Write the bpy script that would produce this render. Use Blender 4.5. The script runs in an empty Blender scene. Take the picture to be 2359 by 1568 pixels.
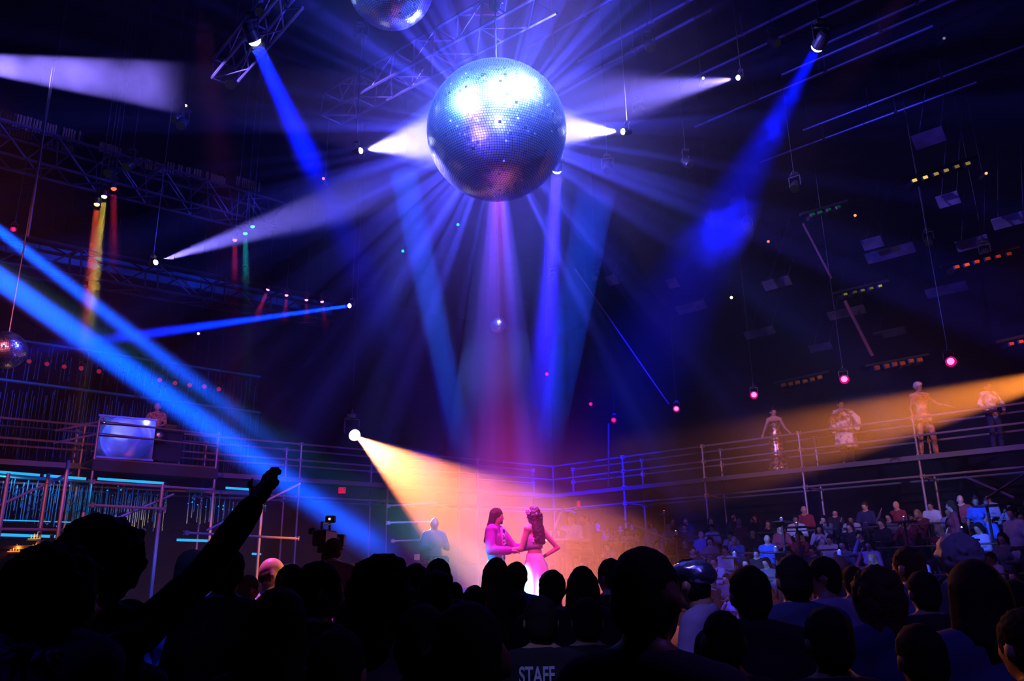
import bpy, bmesh, math, random
from mathutils import Vector, Matrix, Quaternion, noise
sc = bpy.context.scene
R = math.radians
rnd = random.Random(7)

# ------------------------------------------------------------ camera, world, exposure
F = 1851.0                       # focal length in pixels of the 2359 x 1568 frame
CAM = Vector((0, 0, 1.62))
cam_data = bpy.data.cameras.new('camera')
cam_data.sensor_width = 36.0
cam_data.lens = F / 2359 * 36
cam_data.clip_start = 0.05
cam_data.clip_end = 300
cam = bpy.data.objects.new('camera', cam_data)
sc.collection.objects.link(cam)
CR = (Matrix.Rotation(R(90 + 16.8), 3, 'X') @ Matrix.Rotation(R(-0.9), 3, 'Z'))
cam.matrix_world = Matrix.Translation(CAM) @ CR.to_4x4()
sc.camera = cam
w = bpy.data.worlds.new('world'); sc.world = w; w.use_nodes = True
w.node_tree.nodes['Background'].inputs[0].default_value = (0.01, 0.005, 0.05, 1)
w.node_tree.nodes['Background'].inputs[1].default_value = 0.0
vs = sc.view_settings
vs.view_transform = 'Standard'; vs.look = 'None'; vs.gamma = 1.0; vs.use_curve_mapping = False
vs.exposure = 0.0
cy = sc.cycles
cy.max_bounces = 3; cy.diffuse_bounces = 1; cy.glossy_bounces = 2; cy.transmission_bounces = 2
cy.volume_bounces = 0; cy.transparent_max_bounces = 64
cy.sample_clamp_indirect = 2.0
cy.caustics_reflective = False; cy.caustics_refractive = False
cy.use_denoising = True
cy.use_adaptive_sampling = True; cy.adaptive_threshold = 0.05; cy.adaptive_min_samples = 16
cy.volume_step_rate = 3.0; cy.volume_max_steps = 128

def ray(px, py):
    d = CR @ Vector(((px - 1179.5) / F, -(py - 784) / F, -1))
    return d
def at(px, py, Y):
    """the point on the sight line of a photo position that stands Y metres down the hall"""
    d = ray(px, py); return CAM + d * (Y / d.y)
def on_z(px, py, z):
    d = ray(px, py); return CAM + d * ((z - CAM.z) / d.z)
def mpp(p):
    """metres per photo pixel at a point"""
    return -((CR.transposed() @ (Vector(p) - CAM)).z) / F

# ------------------------------------------------------------ materials
MATS = {}
def mat(name, col, rough=0.6, metal=0.0, spec=0.5, emit=None, estr=0.0, noise_amt=0.0, nscale=8.0, col2=None, bump=0.0):
    if name in MATS: return MATS[name]
    m = bpy.data.materials.new(name); m.use_nodes = True
    nt = m.node_tree; b = nt.nodes['Principled BSDF']
    b.inputs['Base Color'].default_value = (*col, 1)
    b.inputs['Roughness'].default_value = rough
    b.inputs['Metallic'].default_value = metal
    b.inputs['Specular IOR Level'].default_value = spec
    if emit:
        b.inputs['Emission Color'].default_value = (*emit, 1)
        b.inputs['Emission Strength'].default_value = estr
    if noise_amt or col2 or bump:
        tc = nt.nodes.new('ShaderNodeTexCoord'); n = nt.nodes.new('ShaderNodeTexNoise')
        n.inputs['Scale'].default_value = nscale; n.inputs['Detail'].default_value = 3
        nt.links.new(tc.outputs['Object'], n.inputs['Vector'])
        if noise_amt or col2:
            r = nt.nodes.new('ShaderNodeValToRGB')
            c2 = col2 or tuple(c * (1 - noise_amt) for c in col)
            r.color_ramp.elements[0].position = 0.42; r.color_ramp.elements[1].position = 0.58
            r.color_ramp.elements[0].color = (*c2, 1); r.color_ramp.elements[1].color = (*col, 1)
            nt.links.new(n.outputs[0], r.inputs[0]); nt.links.new(r.outputs[0], b.inputs['Base Color'])
        if bump:
            bp = nt.nodes.new('ShaderNodeBump'); bp.inputs['Strength'].default_value = bump
            nt.links.new(n.outputs[0], bp.inputs['Height']); nt.links.new(bp.outputs[0], b.inputs['Normal'])
    MATS[name] = m; return m

def emat(name, col, strength):
    if name in MATS: return MATS[name]
    m = bpy.data.materials.new(name); m.use_nodes = True
    nt = m.node_tree; nt.nodes.clear()
    e = nt.nodes.new('ShaderNodeEmission'); o = nt.nodes.new('ShaderNodeOutputMaterial')
    e.inputs[0].default_value = (*col, 1); e.inputs[1].default_value = strength
    nt.links.new(e.outputs[0], o.inputs[0])
    m.cycles.emission_sampling = 'NONE'
    MATS[name] = m; return m

def hmat(name, density, patch=0.0, scale=1.0, lo=0.4, hi=0.6):
    """thin theatrical haze: scattering only; patch > 0 makes drifting clumps of smoke"""
    if name in MATS: return MATS[name]
    m = bpy.data.materials.new(name); m.use_nodes = True
    nt = m.node_tree; nt.nodes.clear()
    v = nt.nodes.new('ShaderNodeVolumeScatter'); o = nt.nodes.new('ShaderNodeOutputMaterial')
    v.inputs['Density'].default_value = density
    v.inputs['Anisotropy'].default_value = 0.0
    nt.links.new(v.outputs[0], o.inputs['Volume'])
    if patch:
        tc = nt.nodes.new('ShaderNodeTexCoord'); n = nt.nodes.new('ShaderNodeTexNoise')
        n.inputs['Scale'].default_value = scale; n.inputs['Detail'].default_value = 4
        mr = nt.nodes.new('ShaderNodeMapRange')
        mr.inputs[1].default_value = lo; mr.inputs[2].default_value = hi
        mr.inputs[3].default_value = density * (1 - patch); mr.inputs[4].default_value = density * (1 + patch * 2)
        nt.links.new(tc.outputs['Object'], n.inputs['Vector'])
        nt.links.new(n.outputs[0], mr.inputs[0]); nt.links.new(mr.outputs[0], v.inputs['Density'])
    MATS[name] = m; return m

# ------------------------------------------------------------ object helpers
def link(o, parent=None):
    sc.collection.objects.link(o)
    if parent is not None: o.parent = parent
    return o
def tag(o, label=None, cat=None, group=None, kind=None):
    if label: o['label'] = label
    if cat: o['category'] = cat
    if group: o['group'] = group
    if kind: o['kind'] = kind
    return o
def empty(name, loc, rz=0.0, label=None, cat=None, group=None):
    o = bpy.data.objects.new(name, None); o.empty_display_size = 0.1
    o.location = loc; o.rotation_euler = (0, 0, rz); link(o)
    return tag(o, label, cat, group)
def obj(name, bm, m, parent=None, smooth=False, mods=()):
    me = bpy.data.meshes.new(name)
    if hasattr(bm, 'verts') and isinstance(bm, bmesh.types.BMesh):
        bm.to_mesh(me); bm.free()
    if m is not None:
        for mm in (m if isinstance(m, (list, tuple)) else [m]): me.materials.append(mm)
    if smooth:
        for p in me.polygons: p.use_smooth = True
    return link(bpy.data.objects.new(name, me), parent)
def copy_tree(o, parent=None, **kw):
    c = o.copy(); sc.collection.objects.link(c)
    if parent is not None: c.parent = parent
    for ch in list(KIDS.get(o.name, [])) or [x for x in o.children]: copy_tree(ch, c)
    return c
KIDS = {}
def align(a, b):
    """matrix that maps local z onto the way from a to b, origin at a"""
    d = (Vector(b) - Vector(a)).normalized()
    return Matrix.Translation(a) @ d.to_track_quat('Z', 'Y').to_matrix().to_4x4()
def add_box(bm, size, loc=(0, 0, 0), rot=None, bevel=0.0, mi=0):
    M = Matrix.Translation(loc) @ (rot.to_4x4() if rot is not None else Matrix())
    r = bmesh.ops.create_cube(bm, size=1, matrix=M @ Matrix.Diagonal((*size, 1)))
    fs = list({f for v in r['verts'] for f in v.link_faces})
    for f in fs: f.material_index = mi
    if bevel: bmesh.ops.bevel(bm, geom=list({e for v in r['verts'] for e in v.link_edges}), offset=bevel, segments=1, affect='EDGES')
    return r['verts']
def add_tube(bm, a, b, r, seg=8, r2=None, mi=0):
    a = Vector(a); b = Vector(b); L = (b - a).length
    if L < 1e-6: return
    M = align(a, b) @ Matrix.Translation((0, 0, L / 2))
    q = bmesh.ops.create_cone(bm, cap_ends=True, segments=seg, radius1=r, radius2=r if r2 is None else r2, depth=L, matrix=M)
    for f in {f for v in q['verts'] for f in v.link_faces}: f.material_index = mi
def add_ball(bm, c, rad, M=None, u=12, v=8, mi=0):
    rad = rad if hasattr(rad, '__len__') else (rad,) * 3
    T = Matrix.Translation(c) @ ((M.to_4x4()) if M is not None else Matrix()) @ Matrix.Diagonal((*rad, 1))
    q = bmesh.ops.create_uvsphere(bm, u_segments=u, v_segments=v, radius=1, matrix=T)
    for f in {f for v_ in q['verts'] for f in v_.link_faces}: f.material_index = mi
def add_path(bm, pts, r, seg=8):
    for a, b in zip(pts[:-1], pts[1:]): add_tube(bm, a, b, r, seg)
# ------------------------------------------------------------ hall: floor, ceiling, walls
CORNER = on_z(1275, 1137, 5.0)                 # the far corner of the catwalk
RE = on_z(2359, 1021, 5.0)                     # catwalk at the right edge of the photo
LE = on_z(0, 1055, 5.0)                        # catwalk at the left edge
dirR = (RE - CORNER); dirR.z = 0; dirR.normalize()
dirL = (LE - CORNER); dirL.z = 0; dirL.normalize()
CEIL = 15.0
def flat_slab(name, pts, z, th, m):
    bm = bmesh.new()
    f = bm.faces.new([bm.verts.new((p[0], p[1], z)) for p in pts])
    r = bmesh.ops.extrude_face_region(bm, geom=[f])
    bmesh.ops.translate(bm, vec=(0, 0, th), verts=[v for v in r['geom'] if isinstance(v, bmesh.types.BMVert)])
    bmesh.ops.recalc_face_normals(bm, faces=bm.faces)
    o = obj(name, bm, m); o['kind'] = 'structure'; return o
black_drape = mat('black_drape', (0.022, 0.018, 0.03), 0.95, spec=0.1, noise_amt=0.5, nscale=0.6)
dark_floor = mat('dark_floor', (0.02, 0.02, 0.022), 0.35, spec=0.4, noise_amt=0.3)
dark_roof = mat('dark_roof', (0.016, 0.015, 0.022), 0.9, spec=0.1, noise_amt=0.6, nscale=1.5)
nL = Vector((-dirL.y, dirL.x, 0)); nL = nL if nL.y > 0 else -nL
nR = Vector((-dirR.y, dirR.x, 0)); nR = nR if nR.y > 0 else -nR
OFF = 9.0
def meet(p, d, q, e):
    # p + s d = q + t e in the plan
    det = d.x * (-e.y) + e.x * d.y
    s = ((q.x - p.x) * (-e.y) + e.x * (q.y - p.y)) / det
    return p + d * s
WC = meet(CORNER + nL * OFF, dirL, CORNER + nR * OFF, dirR); WC.z = 0
WL = WC + dirL * 46; WR = WC + dirR * 46
poly = [WL, WC, WR, Vector((WR.x, -14, 0)), Vector((WL.x, -14, 0))]
flat_slab('floor', poly, -0.3, 0.3, dark_floor)
flat_slab('ceiling', poly, CEIL, 0.3, dark_roof)
def wall(name, a, b, m):
    a = Vector((a.x, a.y, 0)); b = Vector((b.x, b.y, 0))
    d = (b - a); L = d.length; mid = (a + b) / 2
    bm = bmesh.new()
    add_box(bm, (L, 0.3, CEIL), (0, 0, CEIL / 2))
    o = obj(name, bm, m); o.location = mid; o.rotation_euler = (0, 0, math.atan2(d.y, d.x)); o['kind'] = 'structure'
    return o
wall('wall_left', WL, WC, black_drape); wall('wall_right', WC, WR, black_drape)
wall('wall_west', WL, poly[4], black_drape); wall('wall_east', WR, poly[3], black_drape)
wall('wall_back', poly[3], poly[4], black_drape)

def on_plane(px, py, p, n):
    d = ray(px, py); return CAM + d * ((Vector(p) - CAM).dot(n) / d.dot(n))
def proj(p):
    q = CR.transposed() @ (Vector(p) - CAM)
    return (1179.5 - F * q.x / q.z, 784 + F * q.y / q.z)
def along(p, d, px, lo=-2.0, hi=30.0):
    """the point of the line p + t d that shows in photo column px"""
    s0 = proj(p + d * lo)[0] - px
    for _ in range(50):
        m = (lo + hi) / 2
        v = proj(p + d * m)[0] - px
        if (v > 0) == (s0 > 0): lo = m
        else: hi = m
    return p + d * lo
# the air of the hall: thin stage haze that makes every lamp's light visible
ctr = sum((Vector((p.x, p.y, 0)) for p in poly), Vector()) / 5
ins = [Vector((p.x, p.y, 0)) + (ctr - Vector((p.x, p.y, 0))).normalized() * 1.0 for p in poly]
bm = bmesh.new()
f = bm.faces.new([bm.verts.new((p.x, p.y, 0.05)) for p in ins])
r_ = bmesh.ops.extrude_face_region(bm, geom=[f])
bmesh.ops.translate(bm, vec=(0, 0, CEIL - 0.15), verts=[v for v in r_['geom'] if isinstance(v, bmesh.types.BMVert)])
bmesh.ops.recalc_face_normals(bm, faces=bm.faces)
tag(obj('haze', bm, hmat('room_haze', 0.0035)), 'thin stage haze filling the whole dark hall', 'haze', None, 'stuff')
# ------------------------------------------------------------ lamps, and denser haze cones shaped to make their beams show
BALL = at(1144, 302, 10.5)
BR = 160 * mpp(BALL)
def cone_bm(r0, r1, L, seg=40):
    bm = bmesh.new()
    bmesh.ops.create_cone(bm, cap_ends=True, segments=seg, radius1=r0, radius2=r1, depth=L, matrix=Matrix.Translation((0, 0, L / 2)))
    return bm
housing = mat('black_housing', (0.02, 0.02, 0.022), 0.45, spec=0.5)
def fixture(a, b, lens_r, col, strength, label, cat='stage light', group=None, name='moving_head_light', size=1.0, rim=None):
    """a moving head lamp: base clamped above, yoke with two arms, head pointing at b, glowing lens"""
    a = Vector(a); b = Vector(b); d = (b - a).normalized()
    hr = max(lens_r * 1.15, 0.05); hl = hr * 2.6
    back = a - d * (hl + 0.02)
    c = a - d * (hl * 0.55)
    root = empty(name, c, 0, label, cat, group)
    Mi = Matrix.Translation(-c)
    bm = bmesh.new()
    M = Mi @ align(a - d * 0.01, back)
    # head: barrel that narrows to the back
    prof = [(0, hr * .93), (0.03, hr), (hl * .55, hr), (hl * .85, hr * .8), (hl, hr * .5)]
    rings = []
    for z, r in prof:
        rings.append([bm.verts.new(M @ Vector((r * math.cos(t * math.pi / 8), r * math.sin(t * math.pi / 8), z))) for t in range(16)])
    for q, s in zip(rings[:-1], rings[1:]):
        for i in range(16): bm.faces.new([q[i], q[(i + 1) % 16], s[(i + 1) % 16], s[i]])
    bm.faces.new(rings[-1]); bm.faces.new(rings[0][::-1])
    obj('head', bm, housing, root)
    side = d.cross(Vector((0, 0, 1)))
    side = side.normalized() if side.length > 0.1 else Vector((1, 0, 0))
    top = Vector((0, 0, hr * 2.1))
    bm = bmesh.new()
    for s in (-1, 1):
        add_box(bm, (hr * .22, hr * .22, hr * 2.2), Vector((0, 0, 0)), None) if False else None
        add_tube(bm, side * s * hr * 1.18, side * s * hr * 1.18 + top, hr * .14, 6)
        add_tube(bm, side * s * hr * .9, side * s * hr * 1.25, hr * .2, 8)
    add_tube(bm, -side * hr * 1.25 + top, side * hr * 1.25 + top, hr * .16, 6)
    obj('yoke', bm, housing, root)
    bm = bmesh.new()
    add_box(bm, (hr * 1.5, hr * 1.5, hr * .7), top + Vector((0, 0, hr * .5)), None, hr * .12)
    obj('base', bm, housing, root)
    bm = bmesh.new()
    add_tube(bm, top + Vector((0, 0, hr * .8)), top + Vector((0, 0, hr * 1.6)), hr * .15, 6)
    obj('clamp', bm, housing, root)
    bm = bmesh.new()
    add_ball(bm, (0, 0, 0), (lens_r, lens_r, lens_r * .75), None, 20, 10)
    for v in bm.verts: v.co = (Mi @ align(a - d * 0.005, b)) @ v.co
    obj('lens', bm, emat('lens_%.2f_%.2f_%.2f_%.1f' % (*col, strength), col, strength), root, True)
    if rim:
        bm = bmesh.new()
        bmesh.ops.create_cone(bm, cap_ends=False, segments=20, radius1=lens_r * 1.05, radius2=lens_r * 1.5, depth=lens_r * .8, matrix=Mi @ align(a, b))
        obj('lens_hood', bm, emat('rim_%.2f_%.2f_%.2f' % rim, rim, 1.0), root)  # glowing ring stands in for the halo round the lens
    bm = bmesh.new(); add_tube(bm, top + Vector((0, 0, hr * 1.5)), Vector((0, 0, CEIL - c.z + .02)), .008, 4)
    obj('hanging_cable', bm, housing, root)
    return root
def fmat(dens, L, fade, patch, scale, lo, hi):
    """haze that thins out over the last part of a beam's length"""
    m = hmat('haze_%.3f_%.2f_%.2f_%.2f_%.1f_%.2f' % (dens, patch, scale, lo, L, fade), dens, patch, scale, lo, hi)
    nt = m.node_tree
    if fade <= 0 or any(n.label == 'fade' for n in nt.nodes): return m
    v = next(n for n in nt.nodes if n.type == 'VOLUME_SCATTER')
    tc = nt.nodes.new('ShaderNodeTexCoord'); sx = nt.nodes.new('ShaderNodeSeparateXYZ'); mr = nt.nodes.new('ShaderNodeMapRange'); mu = nt.nodes.new('ShaderNodeMath')
    mr.label = 'fade'; mr.interpolation_type = 'SMOOTHSTEP'; mu.operation = 'MULTIPLY'
    mr.inputs[1].default_value = L * (1 - fade); mr.inputs[2].default_value = L; mr.inputs[3].default_value = 1; mr.inputs[4].default_value = 0
    nt.links.new(tc.outputs['Object'], sx.inputs[0]); nt.links.new(sx.outputs[2], mr.inputs[0])
    d = v.inputs['Density']
    if d.is_linked: nt.links.new(d.links[0].from_socket, mu.inputs[0])
    else: mu.inputs[0].default_value = dens
    nt.links.new(mr.outputs[0], mu.inputs[1]); nt.links.new(mu.outputs[0], d)
    return m
def beam(src, dst, hw, col, power, blend=0.35, dens=0.10, patch=0.0, scale=0.6, lo=.4, hi=.6, over=1.03, ext=1.0, soft=0.03, lab='haze', root=None, r0=0.0, t0=0.0, fade=0.5):
    """a spotlight at src towards dst, half width hw at dst; the dense haze stops at ext x the way"""
    a = Vector(src); b = Vector(dst); L = (b - a).length
    ang = math.atan((hw - r0) / L) * 2
    M = align(a, b)
    if r0 > 0:
        ld = bpy.data.lights.new('lamp', 'AREA'); ld.shape = 'DISK'; ld.size = r0 * 2
        ld.spread = max(ang * 1.15, R(1.0))
    else:
        ld = bpy.data.lights.new('lamp', 'SPOT'); ld.spot_size = ang; ld.spot_blend = blend; ld.shadow_soft_size = soft
    ld.color = col; ld.energy = power
    lo_ = bpy.data.objects.new('lamp', ld); link(lo_)
    lo_.matrix_world = Matrix.Translation((b - a).normalized() * 0.12) @ M @ Matrix.Rotation(math.pi, 4, 'X')
    if dens > 0:
        k = math.tan(ang / 2); Le = L * ext
        bm = cone_bm(r0 + 0.02 + k * t0 * Le, (r0 + k * Le) * over, Le * (1 - t0))
        h = obj('haze', bm, fmat(dens, Le * (1 - t0), fade, patch, scale, lo, hi))
        h.matrix_world = M @ Matrix.Translation((0, 0, t0 * Le))
        tag(h, lab, 'haze', None, 'stuff')
    return lo_
def bp(a, Ya, b, Yb, hwpx, col, power, lens=None, lcol=None, lstr=30, label='', lab='', r0=0.0, nolamp=False, **k):
    A = at(*a, Ya); B = at(*b, Yb)
    if lens: fixture(A, B, lens * mpp(A), lcol or (1, 1, 1), lstr, label)
    return beam(A, B, hwpx * mpp(B), col, power, lab=lab, r0=r0, **k)
SY_ = 11.6
VI = (.36, .30, 1); BL = (.0, .004, 1); CB = (0, .075, 1); OR = (1, .30, .025)
bp((831,347),11.5,(1100,300),10.9,120,VI,6000,lens=7,lab='white violet haze fan between the left ball lamp and the mirror ball',
   label='small moving head lamp just left of the big mirror ball, aimed right at it', blend=.8, dens=.12, ext=.95, fade=.15)
bp((1435,303),11.5,(1200,295),10.9,85,VI,6500,lens=7,lab='white violet haze fan between the right ball lamp and the mirror ball',
   label='small moving head lamp just right of the big mirror ball, aimed left at it', blend=.8, dens=.12, ext=.95, fade=.15)
bp((1700,179),12,(1200,270),10.9,120,(.24,.18,1),7000,lens=6,lab='violet haze fan from the upper right lamp to the mirror ball',
   label='moving head lamp high right of the mirror ball with a long violet beam', blend=.8, ext=.95)
bp((359,604),13,(1000,395),10.9,85,(.20,.16,1),24000,lens=6,lab='long violet haze fan rising from the left lamp to the mirror ball',
   label='moving head lamp under the left truss, root of the long violet beam', blend=.7, dens=.06)
bp((-330,110),11,(440,205),12.5,66,(.24,.17,1),42000,lab='smoky violet haze fan entering at the upper left',
   blend=.25, dens=.08, patch=.55, scale=1.1, lo=.35, hi=.65, ext=.99, fade=.12)
bp((587,95),11,(738,420),13,42,BL,110,lens=14,lcol=(.7,.9,1),lab='deep blue haze beam below the upper left lamp',
   label='round blue white moving head lamp at upper left above the deep blue beam', r0=.10, dens=.12, fade=.25)
bp((1883,108),11,(1600,620),17,95,BL,480,lens=14,lcol=(.7,.85,1),lab='deep blue smoky haze beam below the upper right lamp',
   label='round blue white moving head lamp at upper right above the smoky blue beam', r0=.08, dens=.03, patch=.98, scale=.5, lo=.50, hi=.60, fade=.3)
bp((1283,393),13,(1240,1060),19,60,(.02,.01,1),110,lens=10,lcol=(.8,.9,1),lab='blue haze column falling from the lamp under the mirror ball',
   label='round moving head lamp at the lower right rim of the big mirror ball, shining down', r0=.10, dens=.07)
bp((805,704),19,(60,808),13,24,(.0,.015,1),60,lens=5,lcol=(.5,.7,1),lab='narrow blue haze beam pointing left across the hall',
   label='small blue moving head lamp in mid hall with a narrow beam to the left', r0=.04, dens=.10)
bp((-300,430),9,(930,1300),14.5,48,CB,95,lab='broad bright blue haze beam crossing the left side down to the stage', r0=.14, dens=.14, fade=.12)
bp((-300,300),12,(720,1090),16,34,(0,.07,1),70,lab='thin upper blue haze beam crossing the left side', r0=.08, dens=.10)
bp((817,1002),21,(1330,1375),13.5,245,(1,.24,.085),95000,lens=13,lcol=(1,.85,.5),lab='wide orange haze fan from the follow spot to the dancing couple',
   label='bright orange follow spot on the far left catwalk', blend=.4, dens=.07, ext=1.15, fade=.35)
bp((2620,818),15,(1330,1150),19,150,(1,.25,.03),60000,lab='orange haze fan entering at the right over the catwalk', blend=.7, dens=.035, ext=.75)
# dim columns below the ball; the purple and magenta lamps behind it are added
bp((925,380),13,(1085,1120),19,36,(0,.08,1),34,lab='faint blue haze streak left of the hanging small ball', r0=.25, dens=.06)
bp((1375,430),13,(1255,1080),19,30,(0,.06,1),32,lab='faint blue haze streak right of the hanging small ball', r0=.35, dens=.06)
bp((1144,260),13.2,(1140,1330),12.6,150,(.42,.03,.8),4000,lab='purple haze column falling behind the mirror ball', blend=.8, dens=.10, t0=.12, fade=.35)
bp((1144,330),12.4,(1180,1320),SY_,165,(1,.05,.5),9500,lab='magenta pink haze pool around the dancing couple',blend=.9,dens=0)
# red and yellow parcans at the left truss
for p, q, c, lc, e, lab in (((223,471),(190,800),(1,.10,.03),(1,.55,.15),160,'red'), ((240,453),(205,800),(.9,.62,.05),(.8,1,.4),170,'yellow'), ((262,435),(262,640),(.8,.02,.05),(1,.06,.03),60,'dark red')):
    bp(p,13.5,q,13.5,20,c,e*.04,lens=6,lcol=lc,lstr=4,r0=.05,dens=.08,lab='narrow %s haze beam under the left truss'%lab,label='small %s stage lamp in the cluster on the left truss'%lab)
for p, q, c, lc, e, lab in (((541,553),(541,660),(.9,.02,.1),(1,.15,.3),40,'pink'), ((565,538),(567,670),(0,.5,.5),(.05,.8,.9),60,'cyan'), ((582,522),(586,560),(0,.4,.6),(.05,.7,1),20,'turquoise')):
    bp(p,15,q,15,14,c,e*.06,lens=5,lcol=lc,lstr=2.5,r0=.05,dens=.08,lab='faint %s haze beam right of the left truss'%lab,label='small %s stage lamp right of the long violet beam root'%lab)
for p, q, e in (((617,667),(585,745),120), ((660,680),(655,750),60), ((706,691),(706,750),30), ((742,695),(752,760),25)):
    bp(p,22,q,22,16,(1,.03,.16),e*.03,lens=4,lcol=(1,.25,.5),lstr=3,r0=.05,dens=.06,lab='faint red haze under a pink lamp',label='pink stage lamp, %s in the far short row above the narrow blue beam'%{617:'leftmost',660:'second from left',706:'third from left',742:'rightmost'}[p[0]])
# unseen spots added to brighten the ball, and a lamp for its rays
def spot(loc, aim, ang, col, e, blend=.5, soft=.1):  # bare light added without a lamp body
    ld = bpy.data.lights.new('lamp', 'SPOT'); ld.color = col; ld.energy = e; ld.spot_size = R(ang); ld.spot_blend = blend; ld.shadow_soft_size = soft
    o = bpy.data.objects.new('lamp', ld); link(o); o.matrix_world = align(Vector(loc), Vector(aim)) @ Matrix.Rotation(math.pi, 4, 'X'); return o
spot((1.5, 1, 13.5), BALL, 13, (.10, .19, 1), 150000, .3, .5)
spot((4.5, 6, 13.8), BALL, 16, (.09, .15, 1), 70000, .3, .6)
spot((-7, 3, 12.5), BALL, 13, (.07, .18, 1), 100000, .3, .6)
spot((1.0, -3, 4.2), BALL, 11, (.06, .07, 1), 50000, .3, 1.8)  # added front fill that turns the ball body blue
spot((-4.5, 3, 2.6), BALL, 12, (.12, .06, 1), 9000, .3, 1.6)
# rays round the ball: an added point lamp hidden behind it, with ray pattern
vd = (BALL - CAM).normalized(); ray_src = BALL + vd * BR * 1.25
ld = bpy.data.lights.new('lamp', 'POINT'); ld.energy = 8000; ld.color = (.05, .055, 1); ld.shadow_soft_size = 0.0
ld.use_nodes = True; nt = ld.node_tree; em = nt.nodes['Emission']
tc = nt.nodes.new('ShaderNodeTexCoord'); n1 = nt.nodes.new('ShaderNodeTexNoise'); n1.inputs['Scale'].default_value = 8; n1.inputs['Detail'].default_value = 2
mr = nt.nodes.new('ShaderNodeMapRange'); mr.inputs[1].default_value = .45; mr.inputs[2].default_value = .75; mr.inputs[3].default_value = .14; mr.inputs[4].default_value = 1.3
vn = nt.nodes.new('ShaderNodeVectorMath'); vn.operation = 'MULTIPLY'; vn.inputs[1].default_value = (1, 1, 0)
vz = nt.nodes.new('ShaderNodeVectorMath'); vz.operation = 'NORMALIZE'
nt.links.new(tc.outputs['Normal'], vn.inputs[0]); nt.links.new(vn.outputs[0], vz.inputs[0]); nt.links.new(vz.outputs[0], n1.inputs['Vector']); nt.links.new(n1.outputs[0], mr.inputs[0]); nt.links.new(mr.outputs[0], em.inputs['Strength'])
def puff(c, rad, dens, inner, name, label):  # added haze sphere that lets the rays and the stage glow show
    bm = bmesh.new(); bmesh.ops.create_icosphere(bm, subdivisions=3, radius=rad)
    hz = obj('haze', bm, hmat(name, dens)); hz.location = c; tag(hz, label, 'haze', None, 'stuff')
    n_ = MATS[name].node_tree; v_ = next(n for n in n_.nodes if n.type == 'VOLUME_SCATTER')
    t_ = n_.nodes.new('ShaderNodeTexCoord'); l_ = n_.nodes.new('ShaderNodeVectorMath'); l_.operation = 'LENGTH'; m_ = n_.nodes.new('ShaderNodeMapRange'); m_.interpolation_type = 'SMOOTHSTEP'
    m_.inputs[1].default_value = inner; m_.inputs[2].default_value = rad * .98; m_.inputs[3].default_value = dens; m_.inputs[4].default_value = 0
    n_.links.new(t_.outputs['Object'], l_.inputs[0]); n_.links.new(l_.outputs['Value'], m_.inputs[0]); n_.links.new(m_.outputs[0], v_.inputs['Density'])
puff(BALL + vd * 3.2, 5.0, .034, 1.0, 'ball_haze', 'denser bluish haze cloud behind the huge mirror ball, showing its rays')
puff(at(1200, 1270, SY_ + .3), 2.5, .13, .5, 'stage_haze', 'magenta pink haze pool around the dancing couple')
po = bpy.data.objects.new('lamp', ld); link(po); po.matrix_world = align(ray_src, CAM)
# ------------------------------------------------------------ mirror balls
mirror = mat('mirror_tiles', (.74, .82, 1.0), 0.30, 1.0)
grout = mat('ball_grout', (.01, .01, .02), 0.6)
steel = mat('dark_steel', (.12, .12, .14), 0.35, 0.9)
def mirror_ball(c, rad, rows, label, drop=1.5, jit=0.02, tilt=(0, 0), group=None, wire=0.012):
    root = empty('mirror_ball', c, 0, label, 'mirror ball', group)
    g = random.Random(rows)
    bm = bmesh.new(); bmesh.ops.create_uvsphere(bm, u_segments=64, v_segments=32, radius=rad * .985)
    obj('core', bm, grout, root, True)
    vs_, fs_ = [], []
    for i in range(rows):
        la = math.pi * (i + .5) / rows; dla = math.pi / rows * .42
        n = max(6, int(2 * rows * math.sin(la)))
        for k in range(n):
            lo = 2 * math.pi * k / n; dlo = math.pi / n * .84
            ctr_ = Vector((math.sin(la) * math.cos(lo), math.sin(la) * math.sin(lo), math.cos(la)))
            e = Vector((-math.sin(lo), math.cos(lo), 0)); nn = e.cross(ctr_)
            hx = rad * math.sin(la) * dlo; hy = rad * dla
            jit_ = jit * (6 if g.random() < .07 else 1)
            j = Vector((g.gauss(0, jit_), g.gauss(0, jit_), g.gauss(0, jit_)))
            nrm = (ctr_ + j).normalized()
            e2 = (e - nrm * e.dot(nrm)).normalized(); n2 = nrm.cross(e2)
            p = ctr_ * rad * 1.002
            b0 = len(vs_)
            for sx, sy in ((-1, -1), (1, -1), (1, 1), (-1, 1)): vs_.append(p + e2 * hx * sx + n2 * hy * sy)
            fs_.append((b0, b0 + 1, b0 + 2, b0 + 3))
    me = bpy.data.meshes.new('tiles'); me.from_pydata(vs_, [], fs_); me.materials.append(mirror)
    link(bpy.data.objects.new('tiles', me), root)
    bm = bmesh.new(); add_tube(bm, (0, 0, rad * .97), (0, 0, rad * 1.06), rad * .10, 16); add_tube(bm, (0, 0, rad * 1.05), (0, 0, rad * 1.14), rad * .03, 8)
    obj('top_cap', bm, steel, root)
    bm = bmesh.new(); add_tube(bm, (0, 0, rad * 1.1), (0, 0, rad * 1.1 + drop), wire, 6)
    obj('hanging_cable', bm, steel, root)
    root.rotation_euler = (R(tilt[0]), R(tilt[1]), 0)
    return root
mirror_ball(BALL, BR, 92, 'huge mirror ball blazing white and blue above the middle of the hall', drop=CEIL - BALL.z - BR * 1.1)
b2 = at(900, -34, 9.5); mirror_ball(b2, 98 * mpp(b2), 60, 'dark blue mirror ball cut by the top edge, upper left of the blazing one', drop=CEIL - b2.z - 98 * mpp(b2) * 1.1)
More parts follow.
